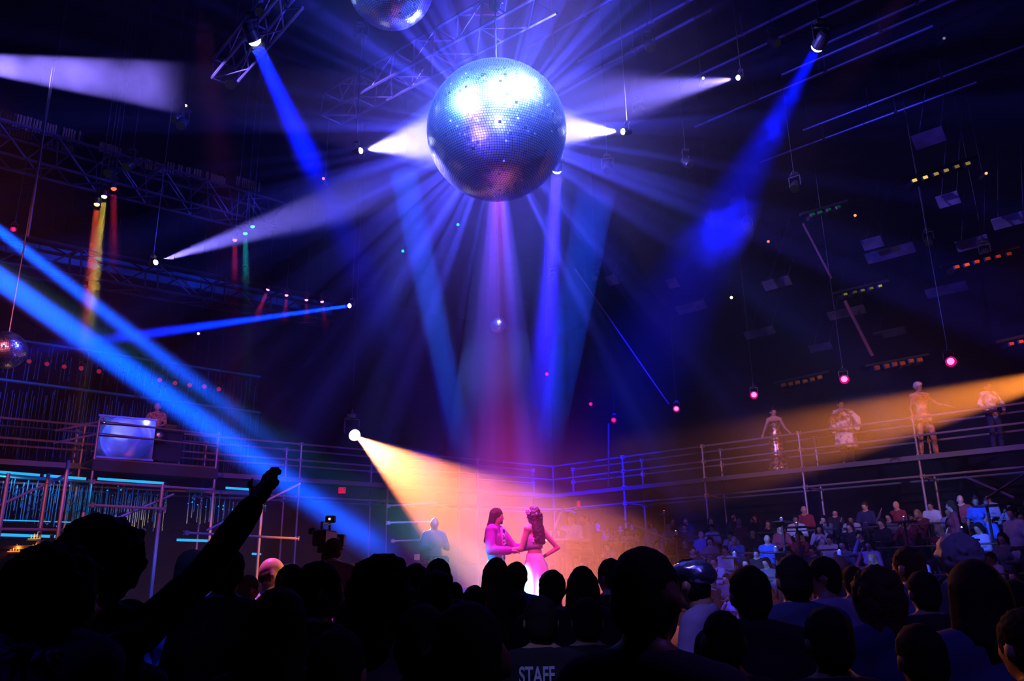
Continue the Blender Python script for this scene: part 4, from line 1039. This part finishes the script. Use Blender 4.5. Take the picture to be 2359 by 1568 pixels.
# ------------------------------------------------------------ people of the standing crowd with something of their own
def put(px, ty, Y, rz, **kw):
    Tt = at(px, ty, Y); z0 = kw.pop('z0', 0)
    return person(V3((Tt.x, Tt.y, z0)), Tt.z, rz=rz, **kw)
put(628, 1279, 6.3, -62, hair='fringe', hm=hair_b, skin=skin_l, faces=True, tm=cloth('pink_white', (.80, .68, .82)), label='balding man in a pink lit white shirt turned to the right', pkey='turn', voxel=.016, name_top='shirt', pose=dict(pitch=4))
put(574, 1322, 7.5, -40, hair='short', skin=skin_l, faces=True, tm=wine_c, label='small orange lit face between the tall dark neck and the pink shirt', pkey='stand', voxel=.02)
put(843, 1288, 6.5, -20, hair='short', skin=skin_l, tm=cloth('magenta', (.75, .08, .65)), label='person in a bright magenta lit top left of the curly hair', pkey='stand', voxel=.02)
capman = put(1606, 1284, 4.25, 62, hair='short', hm=hair_k, skin=skin_m, faces=True, tm=lilac_c, top='short', label='man in a sparkling silver blue peaked cap and short sleeved lilac shirt, in profile', pkey='cap', voxel=.014, hi=True,
    pose=dict(pitch=-6, head=(0, .06, 1.60), elL=(-.25, .03, 1.15), wrL=(-.16, .28, 1.12), elR=(.25, .0, 1.14), wrR=(.2, .24, 1.05)))
hc, HM = head_frame(dict(pitch=-6, head=(0, .06, 1.60)))
pr = []; ell(pr, hc + HM @ V3((0, -.028, .062)), (.104, .125, .056), HM); ell(pr, hc + HM @ V3((0, -.07, .035)), (.10, .09, .06), HM)
me = build(pr, .012, 3, 'cap', .003, 30); me.materials.append(mat('sparkle', (.45, .5, .75), .25, .9, bump=1.0, nscale=70)); link(bpy.data.objects.new('cap', me), capman)
pr = []; ell(pr, hc + HM @ V3((0, .115, .038)), (.072, .065, .008), HM @ Matrix.Rotation(R(-12), 3, 'X'))
me = build(pr, .007, 1, 'visor'); me.materials.append(mat('visor', (.08, .08, .12), .2)); link(bpy.data.objects.new('cap_visor', me), capman)
put(2086, 1256, 5.4, 8, hair='short', hm=hair_b, skin=skin_l, tm=denim_c, top='short', label='man in a denim shirt with his hands clasped behind his back', pkey='clasp', voxel=.014, hi=True, hem=.16,
    pose=dict(elL=(-.28, -.10, 1.14), wrL=(-.07, -.21, .95), elR=(.28, -.10, 1.14), wrR=(.07, -.20, .93), yaw=20))
fz = put(150, 1292, 2.55, -18, hair='afro', hm=hair_k, skin=skin_l, fem=True, tm=cloth('fuzzy_navy', (.05, .055, .20), bump=1.0, nscale=50), grow=.045, label='person with a huge dark mane, fuzzy navy jacket and pale ruffled collar', pkey='mane', bkey='stand', voxel=.016, pose=dict(yaw=-24, head=(0, .02, 1.60)))
g = random.Random(4); b = bmesh.new()
for k in range(30):
    a = g.uniform(-2.4, .9); q0 = V3((math.cos(a) * .10, math.sin(a) * .09, 1.47)); q1 = q0 + V3((math.cos(a) * .09, math.sin(a) * .08, g.uniform(-.03, .06)))
    add_tube(b, q0, q1, .020, 6, .004)
obj('ruffled_collar', b, cloth('ruffle', (.35, .36, .75)), fz, True)
ra = put(255, 1222, 3.0, -12, hair='afro', hm=hair_k, skin=skin_d, tm=cloth('fuzzy_black', (.015, .014, .02), bump=1.0, nscale=50), grow=.016, hi=True, label='dark bushy haired person raising one arm in front of the left scaffolding', pkey='raise', voxel=.013,
    pose=dict(elR=(.31, .10, 1.60), wrR=(.46, .14, 1.84), grip=.12, sp=(1, 0, -.4)))
put(2352, 1395, 2.5, 10, hair='short', skin=skin_l, tm=black_c, label='person at the right edge whose raised hand is lit orange', pkey='hand', voxel=.014, hi=True, pose=dict(elL=(-.28, .16, 1.12), wrL=(-.16, .34, 1.32), grip=.75))
# camera operator on a riser
cp = at(770, 1238, 7.8)
bm = bmesh.new(); add_box(bm, (1.4, 1.2, .30), (0, 0, .15), None, .02)
tag(obj('camera_riser', bm, mat('stage_black', (0,0,0))), 'low black riser under the camera operator', 'riser').location = (cp.x, 7.8, 0)
put(772, 1236, 7.85, -10, z0=.3, hair='short', skin=skin_m, tm=grey_c, label='camera operator bent to the eyepiece left of the blue beam foot', pkey='cam', voxel=.018, pose=dict(head=(-.05, .10, 1.60), elL=(-.28, .14, 1.25), wrL=(-.14, .32, 1.42), elR=(.26, .14, 1.22), wrR=(.10, .34, 1.40), pitch=-8))
c0 = at(748, 1240, 8.3); cz = c0.z
root = empty('video_camera', (c0.x, 8.3, .3), R(-8), 'shoulder size video camera on a tripod left of the blue beam foot', 'camera')
H = cz - .3
bm = bmesh.new(); add_box(bm, (.14, .34, .16), (0, 0, H), None, .015); obj('body', bm, housing, root)
bm = bmesh.new(); add_tube(bm, (0, .16, H), (0, .34, H), .05, 14); add_box(bm, (.15, .09, .12), (0, .38, H), None, .01); obj('lens', bm, housing, root)
bm = bmesh.new(); add_tube(bm, (0, -.1, H + .15), (0, .12, H + .15), .014); add_tube(bm, (0, -.1, H + .08), (0, -.1, H + .15), .012); add_tube(bm, (0, .12, H + .08), (0, .12, H + .15), .012); obj('handle', bm, steel, root)
bm = bmesh.new(); add_box(bm, (.07, .12, .06), (-.10, -.05, H + .07), None, .008); obj('viewfinder', bm, housing, root)
bm = bmesh.new(); add_box(bm, (.10, .06, .07), (.0, .14, H + .2), None, .008); v = obj('camera_light', bm, housing, root)
bm = bmesh.new(); add_ball(bm, (0.0, .105, H + .2), .012); obj('indicator', bm, emat('tally', (1, .8, .6), 2), v)
for k in range(3):
    a = k * 2.1 + .5; bm = bmesh.new(); add_tube(bm, (0, 0, H - .12), (math.cos(a) * .4, math.sin(a) * .4, .0), .02, 8, .012); obj('tripod_leg', bm, steel, root)
bm = bmesh.new(); add_box(bm, (.1, .14, .06), (0, 0, H - .11), None, .01); obj('pan_head', bm, steel, root)
# STAFF lettering on the back of the shirt
sf = next(o for o in sc.collection.objects if 'STAFF' in o.get('label', ''))
cu = bpy.data.curves.new('lettering', 'FONT'); cu.body = 'STAFF'; cu.size = .15; cu.align_x = 'CENTER'; cu.align_y = 'CENTER'; cu.extrude = .002; cu.offset = .003
tt = bpy.data.objects.new('lettering', cu); SHOP.collection.objects.link(tt); SHOP.view_layers[0].update()
me = bpy.data.meshes.new_from_object(tt.evaluated_get(SHOP.view_layers[0].depsgraph)); bpy.data.objects.remove(tt)
me.materials.append(cloth('letter_print', (.55, .55, .75)))
wd = max(v.co.x for v in me.vertices) - min(v.co.x for v in me.vertices)
for v in me.vertices:
    x = v.co.x / wd * .17
    v.co = V3((x - .03, -.140 - v.co.z + x * x * .5, 1.385 + v.co.y * .72))
o = bpy.data.objects.new('staff_lettering', me); link(o, sf)
# ------------------------------------------------------------ raked stands with seated spectators, tables, bar shelves
tier_m = mat('tier_carpet', (.02, .018, .025), .9)
ROWS = 8
def rowline(j): return CORNER - nR * (1.0 + 1.25 * j), 2.35 - .31 * j
stage_c = V3((sp.x, SY, 0))
for j in range(ROWS):
    p0, z = rowline(j)
    a = along(V3((p0.x, p0.y, 3)), dirR, 1300 + 6 * j, -6, 34); b_ = along(V3((p0.x, p0.y, 3)), dirR, 2560, -3, 34)
    v = b_ - a; v.z = 0; rot = v.normalized().to_track_quat('X', 'Z').to_matrix()
    bm = bmesh.new(); add_box(bm, (v.length, 1.25, z - .02), v / 2 + V3((0, 0, (z - .02) / 2)), rot)
    o = obj('seating_tier', bm, tier_m); o.location = (a.x, a.y, 0)
    tag(o, 'dark seating step of the right stands, %s from the top' % ('first','second','third','fourth','fifth','sixth','seventh','eighth')[j], 'seating tier', 'seating steps of the right stands')
    bm = bmesh.new(); fr_ = -nR * .60
    if j % 2 == 1:
        add_tube(bm, fr_ + V3((0, 0, z + .85)), v + fr_ + V3((0, 0, z + .85)), .02, 6)
        for i in range(int(v.length / 2)): add_tube(bm, v * (i * 2 / v.length) + fr_ + V3((0, 0, z)), v * (i * 2 / v.length) + fr_ + V3((0, 0, z + .85)), .016, 6)
        o = obj('barrier_rail', bm, steel); o.location = (a.x, a.y, 0); tag(o, 'thin dark barrier rail in front of the %s seating step from the top' % ('first','second','third','fourth','fifth','sixth','seventh','eighth')[j], 'barrier')
kinds = [('woman', 'long', hair_b, black_c, skin_l, 'long haired', 'dark top'), ('man', 'short', hair_k, white_c, skin_m, 'short haired', 'white shirt'), ('man', 'fringe', hair_b, wine_c, skin_l, 'balding', 'dark red top'),
  ('woman', 'wavy', hair_k, lilac_c, skin_m, 'wavy haired', 'lilac top'), ('man', 'short', hair_b, navy_c, skin_l, 'short haired', 'navy jacket'), ('woman', 'bob', hair_y, wine_c, skin_l, 'fair haired', 'dark red top'),
  ('man', 'short', hair_k, black_c, skin_l, 'dark haired', 'black top'), ('woman', 'long', hair_k, grey_c, skin_l, 'black haired', 'grey top'), ('man', 'bald', hair_k, blue_c, skin_l, 'bald', 'blue shirt')]
chair_m = mat('chair_black', (.03, .025, .03), .6)
bm = bmesh.new(); add_box(bm, (.44, .44, .05), (0, 0, .43), None, .01); add_box(bm, (.42, .05, .45), (0, -.22, .70), None, .01)
for s in (-1, 1):
    for u in (-1, 1): add_tube(bm, (s * .18, u * .18, .42), (s * .19, u * .19, 0), .015, 6)
me_chair = bpy.data.meshes.new('chair'); bm.to_mesh(me_chair); bm.free(); me_chair.materials.append(chair_m)
protos = {}
g = random.Random(11); first = {}
hands_up = dict(SIT, elR=(.28, .16, 1.02), wrR=(.12, .22, 1.30)); leaning = dict(SIT, head=(0, .12, 1.16), elL=(-.22, .30, .76), wrL=(-.08, .40, .98), elR=(.22, .3, .76), wrR=(.05, .42, .98))
poses = (('sit', SIT), ('sit_up', hands_up), ('sit_lean', leaning), ('sit_turn', dict(SIT, yaw=28, pitch=5)))
rowname = ('back row', 'second row from the back', 'third row from the back', 'fourth row from the back', 'fifth row from the back', 'sixth row from the back', 'second row from the front', 'front row')
count = 0
for j in range(ROWS):
    p0, z = rowline(j)
    a = along(V3((p0.x, p0.y, z + 1)), dirR, 1325 + 8 * j, -6, 34); b_ = along(V3((p0.x, p0.y, z + 1)), dirR, 2385, -3, 34)
    v = b_ - a; v.z = 0; L = v.length; t = g.uniform(0, .5)
    while t < L:
        if g.random() < .10: t += 1.0; continue
        ki = g.randrange(len(kinds)); po = poses[g.choice((0, 0, 1, 2, 3))]; k = kinds[ki]
        pos = V3((a.x, a.y, 0)) + v * (t / L) + nR * g.uniform(-.12, .25); pos.z = z
        rz = math.degrees(math.atan2(-(stage_c.x - pos.x), stage_c.y - pos.y)) + g.uniform(-14, 14)
        key = (ki, po[0])
        lab = '%s spectator, %s, seated in the %s at right' % (k[5], k[6], rowname[j])
        if key not in protos:
            o = person(pos, None, rz=rz, scale=1.0, fem=k[0] == 'woman', hair=k[1], hm=k[2], tm=k[3], skin=k[4], label=lab, pkey=po[0], pose=po[1], voxel=.028, hvox=.018, faces=True, hem=.10)
            protos[key] = (o, [c for c in sc.collection.objects if c.parent == o])
        else:
            src, kids = protos[key]; o = src.copy(); sc.collection.objects.link(o); o.location = pos; o.rotation_euler = (0, 0, R(rz))
            for c in kids: cc = c.copy(); sc.collection.objects.link(cc); cc.parent = o
        s = g.uniform(.94, 1.05); o.scale = (s, s, s); o['label'] = lab; o['group'] = lab.replace('spectator', 'spectators')
        ch = bpy.data.objects.new('chair', me_chair); link(ch); ch.location = pos; ch.rotation_euler = (0, 0, R(rz))
        tag(ch, 'black chair under a spectator in the %s of the right stands' % rowname[j], 'chair', 'black chairs in the %s' % rowname[j])
        count += 1; t += g.uniform(.62, .95)
# standing spectators in the stands
def inrow(px, j, ty, **kw):
    p0, z = rowline(j); p = along(V3((p0.x, p0.y, z + 1)), dirR, px, -6, 34); Tt = at(px, ty, p.y)
    return person(V3((p.x, p.y, z)), Tt.z, **kw)
inrow(2258, 2, 1142, rz=150, fem=True, hair='bun', hm=hair_b, skin=skin_m, tm=blue_c, top='short', label='standing woman in a bright blue top high in the right stands', pkey='stand', voxel=.02, hseed=1)
inrow(2348, 4, 1165, rz=110, hair='short', skin=skin_l, tm=white_c, label='standing person in a pale shirt at the right edge of the stands', pkey='stand', voxel=.02)
inrow(2205, 3, 1150, rz=70, hair='wavy', fem=True, hm=hair_b, skin=skin_l, tm=wine_c, label='standing woman with wavy hair left of the blue top, in the stands', pkey='stand', voxel=.02)
# small tables with glowing glasses between the seats
tab_m = mat('table_black', (.05, .04, .05), .3); glass_m = mat('candle_glass', (.5, .4, .5), .1, .3)
for i, (px, py, j, c, lab) in enumerate(((1557,1227,4,(.7,.7,1),'left end of the stands'), (1800,1196,2,(.8,.8,1),'below the upright with the four clamps'), (1692,1277,6,(.8,.85,1),'above the sparkling cap'), (2082,1195,3,(.9,.7,1),'high in the stands under the turban figure'),
        (2219,1236,5,(.9,.85,1),'tall bright one above the fluffy pale hair'), (1835,1208,3,(.9,.8,1),'right of the raised napkin'), (1934,1273,6,(.7,.7,1),'in front of the balding man'), (1787,1265,6,(1,.5,.3),'orange one beside the white shirt'), (1530,1180,2,(1,.4,.3),'tiny one at the far end'), (2272,1158,3,(.6,1,.8),'greenish one beside the blue top'))):
    p0, z = rowline(j); q0 = along(V3((p0.x, p0.y, z + .8)), dirR, px, -6, 34); P = at(px, py, q0.y - .3)
    tz = max(z + .3, P.z - .05)
    root = empty('cocktail_table', (P.x, P.y, z), 0, 'small black cocktail table in the right stands, ' + lab, 'table')
    bm = bmesh.new(); add_tube(bm, (0, 0, tz - z - .03), (0, 0, tz - z), .28, 20); obj('table_top', bm, tab_m, root)
    bm = bmesh.new(); add_tube(bm, (0, 0, 0), (0, 0, tz - z - .03), .03, 8); add_tube(bm, (0, 0, 0), (0, 0, .03), .18, 16); obj('pedestal', bm, tab_m, root)
    root = empty('candle_glass', (P.x, P.y, tz), 0, 'glowing candle glass in the right stands, ' + lab, 'candle')
    r = .05 if i != 4 else .045; hh = .1 if i != 4 else .22
    bm = bmesh.new(); bmesh.ops.create_cone(bm, cap_ends=False, segments=14, radius1=r * .8, radius2=r, depth=hh, matrix=Matrix.Translation((0, 0, hh / 2))); bmesh.ops.create_circle(bm, cap_ends=True, segments=14, radius=r * .8); obj('glass', bm, glass_m, root)
    bm = bmesh.new(); add_ball(bm, (0, 0, hh * .75), (r * .55, r * .55, hh * .4), None, 8, 6); obj('flame', bm, emat('flame_%.1f%.1f%.1f' % c, c, 3), root)  # one glow serves for candles and for glints on glasses alike
# seated pair right of the dancing couple
tb = at(1305, 1242, 16); tz = tb.z
plat_z = tz - .75
bm = bmesh.new(); add_box(bm, (3.2, 2.2, plat_z), (0, 0, plat_z / 2), None, .02); o = obj('side_platform', bm, tier_m); o.location = (tb.x + .1, 16.4, 0); tag(o, 'dark platform under the seated pair behind the dancing woman', 'platform')
root = empty('lounge_table', (tb.x, 16, plat_z), 0, 'pale round table with glasses behind the dancing woman', 'table')
bm = bmesh.new(); add_tube(bm, (0, 0, .71), (0, 0, .75), .45, 24); obj('table_top', bm, cloth('pale_table', (.5, .45, .55)), root)
bm = bmesh.new(); add_tube(bm, (0, 0, 0), (0, 0, .71), .035, 8); add_tube(bm, (0, 0, 0), (0, 0, .03), .25, 16); obj('pedestal', bm, tab_m, root)
for k, x in enumerate((-.3, -.15, .02, .2)):
    bm = bmesh.new(); add_tube(bm, (0, 0, .004), (0, 0, .07), .004, 6); bmesh.ops.create_cone(bm, cap_ends=False, segments=12, radius1=.012, radius2=.035, depth=.09, matrix=Matrix.Translation((0, 0, .115))); add_tube(bm, (0, 0, 0), (0, 0, .006), .03, 12)
    o = obj('wine_glass', bm, mat('clear_glass', (.8,.8,.9), .08, .6)); o.location = (tb.x + x, 15.95, tz); tag(o, 'stemmed glass on the pale table behind the dancing woman', 'glass', 'stemmed glasses on the pale table')
person(V3((at(1318, 1200, 16.5).x, 16.5, plat_z)), None, rz=150, scale=1.0, fem=True, hair='long', hm=hair_b, skin=skin_l, tm=white_c, label='seated woman in white raising a forearm at the pale table', pkey='sit_up', pose=hands_up, voxel=.028, hvox=.018, faces=True, hem=.1)
person(V3((at(1350, 1200, 16.6).x, 16.6, plat_z)), None, rz=110, scale=1.0, hair='short', hm=hair_b, skin=skin_m, tm=grey_c, label='seated man right of the woman in white at the pale table', pkey='sit', pose=SIT, voxel=.028, hvox=.018, faces=True, hem=.1)
person(V3((at(1000, 1230, 16).x, 16, plat_z - .1)), None, rz=200, scale=1.0, hair='bald', skin=skin_m, tm=grey_c, label='seated bald person faint in the orange beam left of the couple', pkey='sit', pose=SIT, voxel=.028, faces=True, hem=.1)
for x_, y_, s_ in ((1318, 16.5, 150), (1350, 16.6, 110), (1000, 16, 200)):
    ch = bpy.data.objects.new('chair', me_chair); link(ch); ch.location = (at(x_, 1200, y_).x, y_, plat_z - (.1 if x_ == 1000 else 0)); ch.rotation_euler = (0, 0, R(s_)); tag(ch, {1318: 'black chair under the woman in white', 1350: 'black chair under the seated man right of the woman in white', 1000: 'black chair under the bald person left of the couple'}[x_], 'chair')
pq = at(1000, 1230, 16); bm = bmesh.new(); add_box(bm, (2.4, 2, plat_z - .1), (0, 0, (plat_z - .1) / 2)); o = obj('side_platform', bm, tier_m); o.location = (pq.x, 16.2, 0); tag(o, 'dark platform under the bald person left of the couple', 'platform')
# lit bar shelves at the far left
amber = (1, .42, .05)
for i, (px, py, w_, c, s, lab) in enumerate(((31,1268,26,(1,.22,.02),1.1,'orange glowing'), (79,1239,28,(.9,.6,.15),.55,'upper amber'), (75,1264,28,(.95,.6,.12),.9,'middle amber'), (80,1296,14,(.9,.85,.45),.6,'small lowest pale'), (122,1288,20,(1,.25,.03),.8,'slanting orange'))):
    P = at(px, py, 14); m_ = mpp(P); W_ = w_ * m_
    root = empty('bar_shelf', P, 0, lab + ' lit bar shelf with bottles at the far left', 'shelf')
    bm = bmesh.new(); add_box(bm, (W_ * 1.1, .16, .02), (0, .05, -.03)); obj('board', bm, tab_m, root)
    bm = bmesh.new(); add_box(bm, (W_, .02, .012), (0, .0, -.012)); obj('light_strip', bm, emat('strip_%.2f%.2f%.2f' % c, c, s * 1.5), root)
    n = max(2, int(W_ / .045))
    for k in range(n):
        x = (k + .5) / n * W_ - W_ / 2
        b_ = bmesh.new(); h_ = .07 + .03 * ((k * 7) % 3)
        add_tube(b_, (0, 0, 0), (0, 0, h_ * .65), .014, 8); add_tube(b_, (0, 0, h_ * .65), (0, 0, h_ * .75), .014, 8, .005); add_tube(b_, (0, 0, h_ * .75), (0, 0, h_), .005, 6)
        o = obj('bottle', b_, mat('bottle_glass', (.6, .3, .08), .15)); o.location = P + V3((x, .04, -.02)); tag(o, 'small bottle standing on the %s lit bar shelf' % lab, 'bottle', 'bottles on the %s bar shelf' % lab)
    ld = bpy.data.lights.new('lamp', 'POINT'); ld.color = c; ld.energy = 2.2 * s; ld.shadow_soft_size = .03; o = bpy.data.objects.new('lamp', ld); link(o); o.location = P + V3((0, -.06, .05))
root = empty('back_bar', at(60, 1290, 14.23), 0, 'dark back bar cabinet behind the lit shelves at the far left', 'bar')
z0 = root.location.z
bm = bmesh.new(); add_box(bm, (1.5, .2, 2.3), (0, 0, 1.15 - z0)); obj('cabinet', bm, tab_m, root)
bm = bmesh.new(); add_box(bm, (1.55, .3, .06), (0, -.05, 2.33 - z0)); obj('cornice', bm, steel, root)
# ------------------------------------------------------------ spots without bodies, added unseen to light the people and the rails
spot((-1.5, 1.5, 12), V3((sp.x, SY, 2)), 16, (1, .03, .50), 15000, .6)          # magenta on the couple
spot(at(-300, 430, 9), V3((wp.x - .03, SY, 1.35)), 4.4, (0, .8, 1), 75000, .6)     # cyan on the skirt
spot((6.0, 9, 10), V3((wp.x, SY, 2.3)), 12, (1, .25, .85), 1600, .6)
spot((-3, 2, 11), on_z(1950, 1070, 5.4), 26, (.62, .42, 1), 9000, .8)          # lilac on the right catwalk
spot((15, 6, 9), on_z(1850, 1070, 5.4), 26, (1, .22, .05), 4200, .8)          # orange along the right catwalk
spot((-5, 4, 6.5), on_z(220, 1045, 5.2), 34, (1, .16, .22), 3600, .8)          # pinkish red on the left catwalk
spot((2, 8, 13), on_z(800, 1080, 5.4), 40, (1, .05, .35), 2500, .8)
spot((1, -2, 9), V3((3.6, 4.6, 1.2)), 46, (.12, .09, 1), 650, .9)             # blue on the backs at the right
spot((-9, -1, 9), V3((-3.5, 4, 1.4)), 34, (.14, .08, 1), 330, .9)
spot((-1, 9, 8), V3((7.5, 14, 1.6)), 60, (.45, .12, .7), 350, .9)            # violet over the stands
spot((1.2, 9.5, 3.2), V3((2.6, 4.2, 1.6)), 40, (1, .28, .03), 260, .7)        # orange edges on the crowd right
spot((.5, 9.5, 3.0), V3((-1.9, 6.5, 1.6)), 30, (1, .30, .06), 260, .7)
spot((4.2, 4.6, 2.6), V3((1.9, 2.9, 1.3)), 25, (1, .3, .03), 25, .7)

t1_ = at(628, 1330, 6.3); spot(t1_ + V3((-1.5, 1.0, 6)), t1_, 9, (1, .14, .9), 3500, .5)                 # magenta on the pink shirt
spot(t1_ + V3((3.5, 1.5, 2.2)), at(640, 1295, 6.3), 9, (1, .4, .08), 500, .6)
t2_ = at(840, 1330, 6.5); spot(t2_ + V3((-.5, .5, 6)), t2_, 6, (1, .05, .9), 2500, .5)
t3_ = at(1190, 1390, 7.2); spot(t3_ + V3((-1, -3, 6)), t3_, 6, (.05, .25, 1), 500, .5)                # blue on the shirt below the dancer
t4_ = at(455, 1370, 5.1); spot(t4_ + V3((1, -2.5, 5)), t4_, 7, (.12, .14, 1), 1200, .5)
t5_ = at(2345, 1500, 2.6); spot(t5_ + V3((-1.5, 2.5, 1.4)), t5_, 12, (1, .3, .04), 60, .6)
t6_ = at(1640, 1400, 4.2); spot(t6_ + V3((-1.2, -2.2, 4)), t6_, 14, (.30, .22, 1), 220, .6)           # lilac on the back of the capped man
t7_ = at(1272, 1530, 3.8); spot(t7_ + V3((-.3, -2.6, 3.2)), t7_, 9, (.3, .3, 1), 190, .8)  # added blue light so the lettering reads
t8_ = at(1560, 1568, 2.0); spot(t8_ + V3((1.6, -.6, 3.0)), t8_, 34, (.3, .12, 1), 60, .9)
bpy.data.scenes.remove(SHOP)
